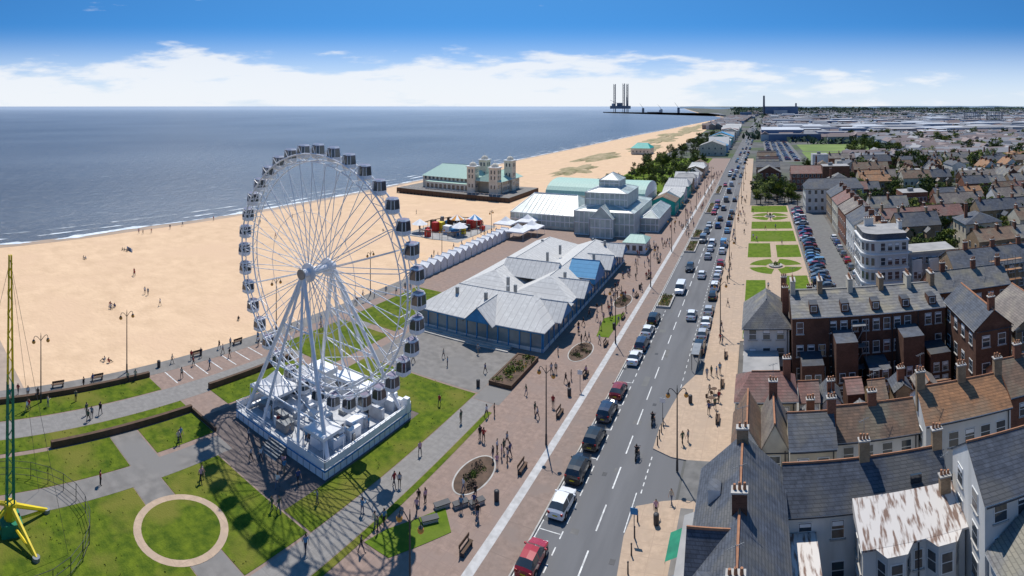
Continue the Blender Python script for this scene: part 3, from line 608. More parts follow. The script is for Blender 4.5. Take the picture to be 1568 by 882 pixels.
for t in(1.5,3,4.5):
    a=t*math.pi/12; nx,ny=-math.sin(a),-math.cos(a); c=Vector((24.9+3.2*nx,115.2+3.2*ny,0)); tx=Vector((ny,-nx,0))
    for z in(1,4,7,10):
        for k,mm,hw,zz in((.06,'frame',.42,.08),(.09,'glass',.34,0)):
            o_=c+Vector((nx,ny,0))*k; A=o_-tx*hw;B=o_+tx*hw; mb.face('windows',mm,[(B.x,B.y,z-zz),(A.x,A.y,z-zz),(A.x,A.y,z+1.5+zz),(B.x,B.y,z+1.5+zz)])
mb.chimney('chimneys',30.5,117,12.1,15,'render_white',.8,2,4); mb.chimney('chimneys',24.5,121,12.1,15,'render_white',2,.8,4); mb.build()
mb=MB('guest_house'); mb.box('walls','render_grey',31.45,112.4,0,42.5,121,8.7,'roof_flat'); mb.windows('windows','S',112.4,31.8,42.2,(1,3.9,6.6),7,.9,1.4); mb.box('walls','render_cream',31.45,112.3,8.7,42.5,112.6,9.2)
for bx in (33,36.7,40.3): mb.box('walls','render_white',bx-1,111.3,0,bx+1,112.35,7.8,'slate'); mb.windows('windows','S',111.3,bx-.9,bx+.9,(1,3.9),2,.7,1.4)
mb.build()
mb=house('brick_terrace',37,100,55,109,8.6,11,'x','brick_tan','slate','SW',0,8,3,3,chim=((41,104.5,12.4),(47,104.5,12.4),(53,104.5,12.4))); mb.build()
mb=MB('scaffolding')
for ix in range(5):
    for iy in(0,1): mb.tube('all','grey_metal',(43.5+ix*1.7,97+iy*1.3,0),(43.5+ix*1.7,97+iy*1.3,11),.05,n=4)
for z in(2,4,6,8,10):
    for iy in(0,1): mb.tube('all','grey_metal',(43.5,97+iy*1.3,z),(50.3,97+iy*1.3,z),.05,n=4)
    mb.box('all','tile_orange',43.5,97,z-.1,50.3,98.3,z-.04)
mb.build()
def terrace(x0,x1,y0,dep,ze,zr,wm,rm,ax='x',det=0,cm='brick_red'):
    mb=MB('terraced_houses')
    if ax=='x':
        mb.box('all',wm,x0,y0,0,x1,y0+dep,ze); mb.gable('all',rm,x0,y0,x1,y0+dep,ze,zr,'x',.2,wm); n=max(2,int((x1-x0)/2.3)); mb.windows('all','S',y0,x0,x1,(1.0,ze*.5+.5),n,.9,1.4,detail=det)
        mb.windows('all','W',x0,y0+.5,y0+dep-.5,(1.0,ze*.5+.5),2,.9,1.4,detail=det)
        k=x0+R.uniform(.3,2)
        while k<x1: mb.chimney('all',k,y0+dep/2+R.uniform(-1,1),ze,zr+R.uniform(.7,1.4),R.choice([cm,'brick_tan','brick_dark']),.6,1.3,R.choice([2,3,4])); k+=R.uniform(5,9)
        k=x0+2.5; hh=R.uniform(.5,.85)
        while k<x1-2:
            if R.random()<.75:
                l_=R.uniform(2,4); mb.box('all',wm,k-1.1,y0-l_,0,k+1.1,y0-.02,ze*hh); mb.gable('all',R.choice([rm,'slate_light','tile_grey']),k-1.1,y0-l_,k+1.1,y0,ze*hh,ze*hh+.9,'y',.15,wm)
            k+=R.uniform(4.4,6)
    else:
        mb.box('all',wm,x0,y0,0,x0+dep,x1,ze); mb.gable('all',rm,x0,y0,x0+dep,x1,ze,zr,'y',.2,wm); n=max(2,int((x1-y0)/2.3)); mb.windows('all','W',x0,y0,x1,(1.0,ze*.5+.3),n,.9,1.4,detail=det)
        mb.windows('all','S',y0,x0+.5,x0+dep-.5,(1.0,ze*.5+.3),2,.9,1.4,detail=det)
        k=y0+R.uniform(.3,1.5)
        while k<x1: mb.chimney('all',x0+dep/2,k,ze,zr+1.1,cm,1.4,.6,R.choice([2,3,4])); k+=R.uniform(5,8)
    mb.build()
wmats=['brick_red','brick_tan','render_white','render_cream','brick_dark','render_white','render_cream']; rmats=['tile_brown','tile_grey','slate','slate','slate_light','tile_brown','slate_light','tile_grey','tile_orange','slate','tile_red','slate_light']
for i,yy in enumerate((127,142,157,172,187)): terrace(25,yy+13.5,yy,9.5,9,11.6,['render_cream','render_white','brick_red','render_cream','brick_tan'][i],['tile_brown','slate','tile_grey','tile_red','slate'][i],'y',1 if i<2 else 0)
gl=MB('back_garden_lawns')
yy=126
while yy<345:
    x=37 if yy<205 else 28+R.uniform(-3,3)
    while x<.56*yy+6:
        u=R.random(); ln=R.uniform(14,30)
        if u<.58:
            rm=R.choice(rmats); wm=R.choice(wmats); ze=R.uniform(6.0,8.2); zr=ze+R.uniform(2.3,3.2); q=x; yb=yy+R.uniform(-1.5,1.5)
            while q<x+ln-4:
                sg=min(R.uniform(7,14),x+ln-q); terrace(q,q+sg-.03,yb,8.5,ze+R.uniform(-.25,.25),zr+R.uniform(-.25,.25),wm if R.random()<.6 else R.choice(wmats),rm if R.random()<.6 else R.choice(rmats)); q+=sg
        elif u<.74:
            for k in range(2): terrace(x+k*13,yy+R.uniform(11,14),yy-1,8,R.uniform(6,8.5),R.uniform(9.2,11),R.choice(wmats),R.choice(rmats),'y')
            ln=25
        elif u<.86:
            mb=MB('flat_roof_building'); h=R.uniform(6,12); w_=R.uniform(10,18); mb.box('walls',R.choice(wmats+['render_grey']),x+1,yy,0,x+w_,yy+10,h,R.choice(['roof_flat','roof_flat','slate_light'])); mb.windows('windows','S',yy,x+1.5,x+w_-.5,(1.2,4.2),6,1.2,1.4,detail=0); mb.windows('windows','W',x+1,yy+.5,yy+9.5,(1.2,4.2),4,1.2,1.4,detail=0); mb.box('roof','grey_metal',x+4,yy+3,h,x+6,yy+5,h+1.2); mb.build(); ln=w_
        elif u<.93:
            mb=house('villa',x+1,yy,x+12,yy+10,R.uniform(6,8),R.uniform(9,11),R.choice('xy'),R.choice(['render_white','render_cream','render_white']),R.choice(rmats),'SW',3.5,4,3,2,single=True,chim=((x+3,yy+5,12),),detail=0); mb.build(); ln=13
        else:
            for k in range(5): tree(x+R.uniform(0,10),yy+R.uniform(0,9),R.uniform(.9,1.4))
            ln=11
        gl.face('all',R.choice(['lawn2','field','ground']),[(x,yy-8,.03),(x+ln,yy-8,.03),(x+ln,yy-4.5,.03),(x,yy-4.5,.03)])
        x+=ln+R.uniform(2.5,7)
    yy+=R.uniform(17,21)
gl.build()
mb=house('seafront_hotel',18,207,40,219,9,12,'x','render_white','slate','SW',2,9,4,3,single=True,detail=0); mb.build()
mb=house('seafront_hotel',16,262,34,276,8,11,'x','brick_red','tile_red','SW',0,9,4,3,single=True,detail=0); mb.build()
for i in range(9):
    y=285+i*11; mb=house('seafront_hotel',-1+R.uniform(0,2),y,12,y+9,R.uniform(5,8),R.uniform(8.5,11),R.choice('xy'),R.choice(wmats),R.choice(rmats),'SW',0,4,3,2,single=True,detail=0); mb.build()
# ------------------------------------------------------------------ white-roofed seafront pavilion
mb=MB('seafront_pavilion'); X0,X1,Y0,Y1=-58,-33.8,83,138
mb.box('walls','bluegrey_glass',X0,Y0,.1,X1,Y1,3.0); mb.box('walls','blue',X0-.1,Y0-.1,3.0,X1+.1,Y1+.1,3.6); mb.box('walls','render_white',X0-.1,Y0-.1,.1,X1+.1,Y1+.1,.7)
k=X0
while k<X1: mb.fbox('walls','blue','S',Y0,k,k+.18,.1,3,.14); k+=2.0
k=Y0
while k<Y1: mb.fbox('walls','blue','E',X1,k,k+.18,.1,3,.14); mb.fbox('walls','white','W',X0,k,k+.18,.1,3,.14); k+=2.4
for (a,b_,c,d,zr,ax) in((-58,83,-33.8,96.5,6.6,'x'),(-58,97,-46.2,138,6.3,'y'),(-46,97,-33.8,138,6.6,'y')):
    mb.gable('roof','seam_roof' if ax=='x' else 'seam_roof_y',a,b_,c,d,3.7,zr,ax,.5 if ax=='x' else .1,None,5)
mb.gable('roof','seam_roof_y',-47.5,81.4,-42.5,90,3.8,6.2,'y',.4,'blue')
for yy in(90.5,103,122,133): mb.gable('roof','seam_roof',-40,yy-3,-32.3,yy+3,3.8,6.0,'x',.3,'blue')
mb.box('walls','blue',-38.5,108.2,3.6,-32.6,114.5,5.2); mb.gable('roof','blue_roof',-38.5,108.2,-32.6,114.5,5.2,7.6,'x',.4,'blue'); mb.gable('roof','seam_roof',-52,104,-40,111,5,7.5,'x',.2,'white')
for i in range(12): 
    px,py=R.uniform(-56,-36),R.uniform(86,135); mb.box('vents','grey_metal',px-.25,py-.25,4.5,px+.25,py+.25,6.7)
mb.build()
mb=MB('beach_hut_row')
for i in range(16):
    yy=104+i*3; mb.box('huts','white',-74.8,yy,.12,-72.4,yy+2.6,2.4); mb.gable('huts','canvas',-74.8,yy,-72.4,yy+2.6,2.4,3.3,'x',.15,'white')
mb.build()
for q in((-78,160),(-73,166),(-68,158),(-70,152)): tent(q[0],q[1],6,2.6,4.6,'marquee',None,'canvas')
# ------------------------------------------------------------------ winter gardens
mb=MB('winter_gardens_glasshouse')
CG='conservatory_glass'
def glz(x0,y0,x1,y1,z0,z1,st=1.6):
    mb.box('glazing',CG,x0,y0,z0,x1,y1,z1)
    k=x0
    while k<=x1+.01: mb.fbox('frame','white','S',y0,k-.12,k+.12,z0,z1,.12); k+=st
    k=y0
    while k<=y1+.01: mb.fbox('frame','white','W',x0,k-.12,k+.12,z0,z1,.12); mb.fbox('frame','white','E',x1,k-.12,k+.12,z0,z1,.12); k+=st
    for z in(z0,(z0+z1)/2,z1-.25): mb.fbox('frame','white','S',y0,x0-.15,x1+.15,z,z+.28,.15); mb.fbox('frame','white','W',x0,y0-.14,y1,z,z+.28,.15)
def gl_roof(x0,y0,x1,y1,ze,zr,ax,hip=0):
    mb.gable('glazing',CG,x0,y0,x1,y1,ze,zr,ax,.2,CG,hip)
    if ax=='x':
        k=x0+hip; yc=(y0+y1)/2
        while k<=x1-hip: mb.tube('frame','white',(k,y0,ze+.05),(k,yc,zr+.05),.1,n=4); k+=1.6
        mb.tube('frame','white',(x0+hip,yc,zr+.1),(x1-hip,yc,zr+.1),.25,n=5)
    else:
        k=y0+hip; xc=(x0+x1)/2
        while k<=y1-hip: mb.tube('frame','white',(x0,k,ze+.05),(xc,k,zr+.05),.1,n=4); mb.tube('frame','white',(x1,k,ze+.05),(xc,k,zr+.05),.1,n=4); k+=1.6
    if hip:
        for cx_,cy_ in((x0,y0),(x0,y1),(x1,y0),(x1,y1)):
            r_=((x0+hip if cx_==x0 else x1-hip),(y0+y1)/2,zr) if ax=='x' else ((x0+x1)/2,(y0+hip if cy_==y0 else y1-hip),zr); mb.tube('frame','white',(cx_,cy_,ze),r_,.18,n=4)
glz(-80,168,-56.2,190,.1,4.6); gl_roof(-80,168,-56.2,190,4.6,9.5,'x',4)
glz(-56,163.5,-37,192,.1,7.5); gl_roof(-56,163.5,-37,192,7.5,9.6,'y',5)
glz(-50,160.5,-43,163.4,.1,6); gl_roof(-50,160.5,-43,168,6,9.5,'y')
glz(-53.5,167,-40,183,8.5,12.8); gl_roof(-53.5,167,-40,183,12.8,14.8,'y',5); glz(-50,171,-43.5,179,14,16.3); gl_roof(-50,171,-43.5,179,16.3,18.3,'y',3.2)
mb.box('base','cream',-80.2,167.8,.1,-36.8,192,1.0)
glz(-36.8,172,-31,196,.1,4.5); gl_roof(-36.8,172,-31,196,4.5,6.5,'y',3)
mb.build()
mb=MB('leisure_hall'); mb.box('walls','cream',-78,194,.1,-40,218,7)
n=10
for i in range(n):
    t0,t1=math.pi*i/n,math.pi*(i+1)/n; a=(206-12*math.cos(t0),7+4.5*math.sin(t0)); b_=(206-12*math.cos(t1),7+4.5*math.sin(t1)); mb.face('roof','mint_roof',[(-78,a[0],a[1]),(-40,a[0],a[1]),(-40,b_[0],b_[1]),(-78,b_[0],b_[1])])
for xx in(-78,-40): mb.face('walls','white',[(xx,206-12*math.cos(math.pi*i/n),7+4.5*math.sin(math.pi*i/n)) for i in range(n+1)])
mb.windows('windows','S',194,-77,-41,(2,),14,1.6,3,detail=0); mb.build()
cols=['render_white','render_cream','white','brick_tan','teal']
for i in range(11):
    y=200+i*13; w=R.uniform(8,12); mb=house('seafront_kiosk',-30-w,y,-30,y+10,R.uniform(3.6,5.5),R.uniform(6,8),R.choice('xy'),R.choice(cols),R.choice(['roof_flat','slate_light','tile_red','tile_brown','seam_roof']),'SE',1.5 if i%2 else 0,3,3,1,single=True,detail=0); mb.build()
mb=house('seafront_kiosk',-36,146,-30,153,3.2,4.6,'x','white','mint_roof','SE',1.5,3,3,1,single=True,detail=0); mb.build()
mb=house('arcade_building',-104,448,-88,466,5,9,'x','cream','teal','SE',4,5,4,1,single=True,detail=0); mb.build()
for i in range(16):
    y=440+i*30; w=R.uniform(14,26); mb=house('arcade_building',-26-w,y,-26,y+R.uniform(14,24),R.uniform(5,9),R.uniform(9,12),R.choice('xy'),R.choice(cols+['blue']),R.choice(['roof_flat','slate','tile_red','blue_roof','seam_roof']),'SE',0,4,3,2,single=True,detail=0); mb.build()
# ------------------------------------------------------------------ beach pier pavilion
mb=MB('pier_pavilion'); mb.box('deck','brown_wood',-158,208,-.4,-100,240,1.6,'plaza')
for i in range(30): mb.tube('deck','dark',(-158+i*2,208.2,-2),(-158+i*2,208.2,1.4),.25,n=6)
for i in range(30): mb.tube('deck','white',(-157.8+i*2,208.3,1.6),(-157.8+i*2,208.3,2.7),.06,n=4)
mb.tube('deck','white',(-158,208.3,2.7),(-100,208.3,2.7),.06,n=4)
mb.box('walls','cream',-150,218,1.6,-108,236,7.2); mb.gable('roof','mint_roof',-150,218,-118,236,7.2,12.2,'x',.5,'cream',6); mb.gable('roof','mint_roof',-120,214,-107,237,7.2,10.5,'y',.4,'cream',3)
mb.box('walls','cream',-146,214,1.6,-122,217.9,5.0,'mint_roof')
mb.windows('windows','S',214,-145.5,-122.5,(2.2,),10,1.5,2,detail=0); mb.windows('windows','S',218,-149.5,-123,(5.4,),12,1.2,1.3,detail=0); mb.windows('windows','E',-108,218.5,235.5,(2.5,5),8,1.2,1.6,detail=0)
for tx,ty in((-121,215),(-110,215),(-121,226),(-109,228)):
    h=13 if ty<220 else 15
    mb.box('towers','cream',tx-2,ty-2,1.6,tx+2,ty+2,h); mb.box('towers','white',tx-2.4,ty-2.4,h,tx+2.4,ty+2.4,h+.4)
    mb.windows('towers','S',ty-2,tx-1.6,tx+1.6,(4,8,h-2.6),2,.7,1.6,detail=0); mb.windows('towers','E',tx+2,ty-1.6,ty+1.6,(4,8,h-2.6),2,.7,1.6,detail=0)
    mb.sphere('towers','cream',(tx,ty,h+.4),1.7,10,4,1.0,True); mb.tube('towers','white',(tx,ty,h+2),(tx,ty,h+3.4),.1)
mb.build()
mb=MB('beach_fairground'); mb.box('platform','dark_metal',-104,140,-.9,-84,166,-.3,'roof_flat')
for i in range(34): px,py=R.uniform(-103,-86),R.uniform(141,164); w=R.uniform(.8,2.5); mb.box('rides',R.choice(['dark_metal','white','blue','grey_metal','yellow','red','brown_wood']),px,py,-.35,px+w,py+w,R.uniform(.6,2.6))
for q in((-101,145,'white'),(-95,158,'orange'),(-88,148,'canvas'),(-90,161,'blue')):
    mb.tube('rides','white',(q[0],q[1],-.3),(q[0],q[1],2.6),.15)
    for i in range(10): t0,t1=i*.628,(i+1)*.628; mb.face('rides',q[2] if i%2 else 'white',[(q[0]+2.6*math.cos(t0),q[1]+2.6*math.sin(t0),2.4),(q[0]+2.6*math.cos(t1),q[1]+2.6*math.sin(t1),2.4),(q[0],q[1],4)])
for i in range(26): 
    t=i*.24; mb.tube('rides','grey_metal',(-94+9.5*math.cos(t),153+12.5*math.sin(t),-.3),(-94+9.5*math.cos(t),153+12.5*math.sin(t),1.6),.08,n=4); mb.tube('rides','brown_wood',(-94+9.5*math.cos(t),153+12.5*math.sin(t),1.6),(-94+9.5*math.cos(t+.24),153+12.5*math.sin(t+.24),1.6),.15,n=4)
mb.build()
mb=MB('bouncy_slide'); mb.box('base','blue',-90,121,-.9,-87,124,.2); mb.mesh('slide','blue',[(-90,121,.21),(-87,121,.21),(-87,124,2.6),(-90,124,2.6),(-90,124.8,2.6),(-87,124.8,2.6),(-87,124.8,-.9),(-90,124.8,-.9)],[(0,1,2,3),(3,2,5,4),(4,5,6,7)]); mb.box('base','yellow',-90.3,121,-.9,-90.02,124,1.2); mb.box('base','yellow',-86.98,121,-.9,-86.7,124,1.2); mb.build()
# ------------------------------------------------------------------ offshore rig, power station, distant town
mb=MB('jack_up_rig'); bx,by=-812,3260
for lx,ly in((-45,0),(12,0),(22,50)):
    hgt=175 if lx>-40 else 172
    for sx,sy in((-6,-6),(6,-6),(0,6)): mb.tube('legs','rig',(bx+lx+sx,by+ly+sy,0),(bx+lx+sx,by+ly+sy,hgt),1.6,n=4)
    z=30
    while z<hgt-6:
        A=[(-6,-6),(6,-6),(0,6)]
        for i in range(3):
            p,q=A[i],A[(i+1)%3]; mb.tube('legs','rig',(bx+lx+p[0],by+ly+p[1],z),(bx+lx+q[0],by+ly+q[1],z+10),.8,n=3); mb.tube('legs','rig',(bx+lx+p[0],by+ly+p[1],z),(bx+lx+q[0],by+ly+q[1],z),.7,n=3)
        z+=10
mb.box('hull','rig',bx-70,by-20,22,bx+40,by+60,40); mb.box('hull','rig',bx-30,by-10,40,bx-5,by+30,58); mb.box('hull','sea_haze2',bx-62,by-10,40,bx-50,by+20,54)
mb.tube('derrick','rig',(bx+30,by,40),(bx+30,by,95),5,2,n=4); mb.tube('derrick','rig',(bx-20,by,50),(bx-75,by,75),1.5,1,n=4); mb.build()
for q,h in(((-690,3300),26),((-560,3200),20),((-430,3000),30)):
    mb=MB('harbour_crane'); mb.box('base','rig',q[0]-6,q[1]-6,0,q[0]+6,q[1]+6,h); mb.tube('jib','rig',(q[0],q[1],h),(q[0]-22,q[1],h+28),1.2,.6,n=4); mb.build()
slab('harbour_wall','sea_haze1',[(-900,3150),(-900,3170),(-250,2750),(-140,2100),(-120,2100),(-190,2700)],-1,4)
mb=MB('moored_ship'); mb.box('hull','sea_haze1',-600,2980,-1,-520,2996,7); mb.box('superstructure','sea_haze2',-535,2982,7,-522,2994,18); mb.build()
mb=MB('power_station'); mb.box('turbine_hall','sea_haze4',28,2050,0,150,2110,38); mb.box('turbine_hall','sea_haze2',60,2040,0,110,2050,24); mb.tube('chimney','sea_haze1',(24,2080,0),(24,2080,78),4.5,3.4,n=14); mb.box('stacks','sea_haze1',140,2060,38,146,2066,50); mb.box('silos','sea_haze4',-60,1900,0,-20,1930,18); mb.build()
for k in range(2):
    mb=MB('gas_holder_frame'); gx,gy=460+k*45,1130-k*20
    for i in range(12):
        t=i*math.pi/6; t2=(i+1)*math.pi/6; p=(gx+18*math.cos(t),gy+18*math.sin(t)); q=(gx+18*math.cos(t2),gy+18*math.sin(t2)); mb.tube('all','sea_haze1',(*p,0),(*p,26),.7,n=4)
        for z in(9,17.5,26): mb.tube('all','sea_haze1',(*p,z),(*q,z),.5,n=4)
        mb.tube('all','sea_haze1',(*p,9),(*q,17.5),.3,n=3)
    mb.build()
mb=MB('distant_town')
def infield(x,y): return 35<x<112 and 375<y<575
def roadx(y): return (-8.3+(y-300)*.0088) if y<900 else (-3+(y-900)*.015 if y<1500 else 6+(y-1500)*.027)
for i in range(4000):
    if i<3200: y=340*math.exp(R.uniform(0,2.6)); x=y*math.tan(R.uniform(-.02,.54))
    elif i<3600: y=R.uniform(650,2300); x=roadx(y)+R.uniform(8,70)
    else: y=R.uniform(920,1850); x=R.uniform(-95,roadx(y)-45)
    if y<620 and (x<50 or infield(x,y)): continue
    big=R.random()<.18 and y>620 and i<3200
    w,d,h=(R.uniform(30,90),R.uniform(20,50),R.uniform(7,13)) if big else (R.uniform(12,34) if i<3200 else R.uniform(8,18),9,R.uniform(5.5,8))
    if R.random()<.35: w,d=d,w
    if y<2350 and x<roadx(y+d)+6 and x+w>roadx(y)-20: continue
    if y<2350 and x<-100: continue
    wm,rm=(R.choice(['sea_haze2','sea_haze5','sea_haze4','sea_haze2','sea_haze3']),R.choice(['sea_haze2','sea_haze5','sea_haze1','sea_haze2'])) if big else (R.choice(['sea_haze3','sea_haze5','sea_haze3','sea_haze2']),R.choice(['sea_haze3','sea_haze3','sea_haze1','sea_haze5']))
    if big: mb.box('all',wm,x,y,0,x+w,y+d,h,rm)
    else:
        mb.box('all',wm,x,y,0,x+w,y+d,h)
        if w>d: mb.mesh('all',rm,[(x-.3,y-.3,h),(x+w+.3,y-.3,h),(x+w+.3,y+d/2,h+3),(x-.3,y+d/2,h+3),(x+w+.3,y+d+.3,h),(x-.3,y+d+.3,h)],[(0,1,2,3),(3,2,4,5),(0,3,5),(1,4,2)])
        else: mb.mesh('all',rm,[(x-.3,y-.3,h),(x-.3,y+d+.3,h),(x+w/2,y+d+.3,h+3),(x+w/2,y-.3,h+3),(x+w+.3,y+d+.3,h),(x+w+.3,y-.3,h)],[(1,0,3,2),(2,3,5,4),(0,5,3),(1,2,4)])
mb.build()
mb=MB('distant_trees')
for i in range(5200):
    y=420*math.exp(R.uniform(0,2.9)); a=R.uniform(-.04,.56)
    x=y*math.tan(a)
    if (y<2350 and x<roadx(y)+14) or infield(x,y) or (y<640 and x<50): continue
    s_=R.uniform(3,6)*(1+y/2500); leaves(mb,'all','fartree',x,y,s_*.5,s_*2*R.uniform(.7,2.5),s_,s_*.6,9,s_*.65)
mb.build()
sheet('playing_field','field',[rect(38,385,105,480),rect(40,485,108,570)],.05)
sheet('car_park','tarmac',[rect(6,395,34,640)],.03)
mb=MB('distant_hills'); pts=[]
for i in range(90):
    a=-.14+i*.0105; r=9000+1500*math.sin(i*.7); h=26+22*noise.noise(Vector((i*.18,3,0)))+(8 if i>30 else 0); pts.append((r*math.sin(a),r*math.cos(a),h))
for p,q in zip(pts[:-1],pts[1:]):
    mb.face('all','hills',[(p[0]*.85,p[1]*.85,-2),(q[0]*.85,q[1]*.85,-2),q,p]); mb.face('all','hills',[p,q,(q[0]*1.6,q[1]*1.6,0),(p[0]*1.6,p[1]*1.6,0)])
mb.build()
# ------------------------------------------------------------------ street furniture
mb=MB('street_lamp'); mb.tube('all','dark_metal',(0,0,0),(0,0,1.2),.14,.12,8); mb.tube('all','dark_metal',(0,0,1.2),(0,0,9),.09,.06,8)
for s_ in(-1,1):
    prev=(0,0,8.3)
    for i in range(1,6): t=i/5; cur=(s_*1.0*math.sin(t*1.57),0,8.3+.75*math.sin(t*3.0)*.9+.1*t); mb.tube('all','dark_metal',prev,cur,.04,n=5); prev=cur
    mb.sphere('all','orange',(prev[0],0,prev[2]-.25),.26,10,6); mb.tube('all','dark_metal',(prev[0],0,prev[2]-.05),(prev[0],0,prev[2]+.1),.2,.06,8)
mb.tube('all','dark_metal',(0,0,9),(0,0,9.4),.04,.02,5)
o=mb.build(origin=(0,0,0),smooth=True); lampm=o.data; bpy.data.objects.remove(o)
for x,y in((-24.6,34),(-24.3,60.7),(-23.6,90.2),(-23.4,120),(-23.4,150),(-23.4,180),(-23.4,212),(-23.4,245),(-23.4,280),(-8.75,60),(-6.5,97),(-6.5,128),(-6.5,160),(-6.5,192),(-6.5,225),(-6.5,260),(-6.5,300),(-24,-2)): inst('street_lamp',lampm,(x,y,.12),R.uniform(-.2,.2))
for x,y in((-75.4,35),(-71.7,20.6),(-75.4,64),(-75.4,90),(-75.4,118),(-75.4,145)): inst('street_lamp',lampm,(x,y,.12),1.57)
mb=MB('bench')
for z,y0_,y1_ in((.42,-.22,.22),(.75,.2,.26)): mb.box('all','brown_wood',-.9,y0_,z,.9,y1_,z+(.06 if z<.5 else .3))
for x in(-.75,.75): mb.box('all','dark_metal',x-.04,-.2,0,x+.04,.19,.42); mb.box('all','dark_metal',x-.04,.2,0,x+.04,.26,.75)
o=mb.build(origin=(0,0,0)); bm_=o.data; bpy.data.objects.remove(o)
for y in(43,55.3,67,78,89,101,113,126,139): inst('bench',bm_,(-24.9,y,.12),1.57)
for x,y in((-74.9,24),(-74.9,30),(-74.9,47),(-74.9,55),(-5,70),(-5,79),(-5,88)): inst('bench',bm_,(x,y,.12),-1.57 if x<-50 else 1.57)
for x,y,r in((-29.7,46.5,.5),(-28.2,47.6,.5),(-26.9,48.6,.5),(-29.6,44.2,.4)): 
    mb=MB('stone_seat'); mb.obox('base','kerbstone',(x,y,.3),1.5,.55,.36,r+.5); mb.obox('top','dark_metal',(x,y,.52),1.65,.7,.08,r+.5); mb.build()
mb=MB('litter_bin'); mb.tube('all','dark_metal',(0,0,0),(0,0,.95),.26,.28,10); mb.sphere('all','dark_metal',(0,0,.95),.28,10,3,.5,True); o=mb.build(origin=(0,0,0)); bn=o.data; bpy.data.objects.remove(o)
for x,y in((-25.4,50),(-25.4,72),(-25.4,96),(-25.4,118),(-9,74),(-9,88),(-74.6,40),(-38,69),(-9.6,52)): inst('litter_bin',bn,(x,y,.12))
mb=MB('bollard'); mb.tube('all','dark_metal',(0,0,0),(0,0,.95),.08,.06,8); mb.sphere('all','dark_metal',(0,0,1.0),.09,8,5); o=mb.build(origin=(0,0,0)); bo=o.data; bpy.data.objects.remove(o)
for i in range(8): inst('bollard',bo,(-10.3-i*.16,38+i*2.0,.12))
for i in range(4): inst('bollard',bo,(-11.7,64.2+i*1.3,.12))
for x,y in((-24.5,74),(-12,69.5),(-11.3,50)):
    mb=MB('signpost'); mb.tube('all','grey_metal',(x,y,.1),(x,y,3),.05,n=6); mb.box('all','blue' if y<60 else 'white',x-.35,y-.09,2.3,x+.35,y-.055,2.9); mb.build()
mb=MB('bus_shelter'); mb.box('roof','grey_metal',-10,83,2.5,-8.8,87,2.6); mb.box('glass','bluegrey_glass',-8.9,83,.3,-8.86,87,2.4)
for x in(-9.9,-8.9):
    for y in(83.1,86.9): mb.tube('posts','dark_metal',(x,y,.12),(x,y,2.5),.05)
mb.build()
for x,y in((-6.2,74.2),(-6,76.6),(-8.6,42)):
    mb=MB('cafe_table'); mb.tube('top','brown_wood',(x,y,.84),(x,y,.88),.4,n=12); mb.tube('leg','dark_metal',(x,y,.12),(x,y,.84),.03)
    for a in(.3,2.4,4.4):
        sx,sy=x+.75*math.cos(a),y+.75*math.sin(a); mb.obox('chairs','brown_wood',(sx,sy,.57),.38,.38,.04,a); mb.obox('chairs','brown_wood',(sx+.2*math.cos(a),sy+.2*math.sin(a),.8),.03,.38,.4,a)
        for k in(-.16,.16): mb.tube('chairs','dark_metal',(sx+k,sy+.16,.12),(sx+k,sy+.16,.56),.015,n=4); mb.tube('chairs','dark_metal',(sx+k,sy-.16,.12),(sx+k,sy-.16,.56),.015,n=4)
    mb.build()
mb=MB('bungee_tower'); bx,by=-50.8,11.6
for sx,sy in((-.35,-.35),(.35,-.35),(.35,.35),(-.35,.35)):
    mb.tube('mast','green_paint',(bx+sx,by+sy,.1),(bx+sx*.7,by+sy*.7,14),.09,n=6); mb.tube('mast','yellow',(bx+sx*.7,by+sy*.7,14),(bx+sx*.3,by+sy*.3,26),.07,n=6)
for i in range(26):
    z=.6+i*.95; k=1 if i%2 else -1; w=.35*(1-.02*i); m_='green_paint' if z<14 else 'yellow'
    mb.tube('mast',m_,(bx-w*k,by-w,z),(bx+w*k,by-w,z+.9),.05,n=4); mb.tube('mast',m_,(bx+w,by-w*k,z),(bx+w,by+w*k,z+.9),.05,n=4)
for t in(.35,1.9,3.5,5.1):
    e=(bx+4.2*math.cos(t),by+4.2*math.sin(t),.4); mb.tube('outriggers','yellow',(bx,by,2.6),e,.26,.16,6); mb.tube('outriggers','yellow',(bx,by,1.0),e,.14,n=6); mb.tube('outriggers','grey_metal',(e[0],e[1],.1),(e[0],e[1],.5),.35,n=8)
mb.box('base','green_paint',bx-1,by-1,.1,bx+1,by+1,1.3); mb.tube('base','yellow',(bx,by,1.2),(bx,by,2.8),.6,n=8)
for t in(.8,2.4,4.3): mb.tube('cables','dark_metal',(bx,by,25.5),(bx+6*math.cos(t),by+6*math.sin(t),.2),.02,n=3)
mb.build()
mb=MB('metal_fence')
for i in range(24):
    t=i*.262; p=(bx+7.5*math.cos(t),by+7.5*math.sin(t)); q=(bx+7.5*math.cos(t+.262),by+7.5*math.sin(t+.262)); mb.tube('all','dark_metal',(*p,.1),(*p,1.9),.04,n=4)
    for z in(.5,1.2,1.9): mb.tube('all','dark_metal',(*p,z),(*q,z),.025,n=4)
mb.build()
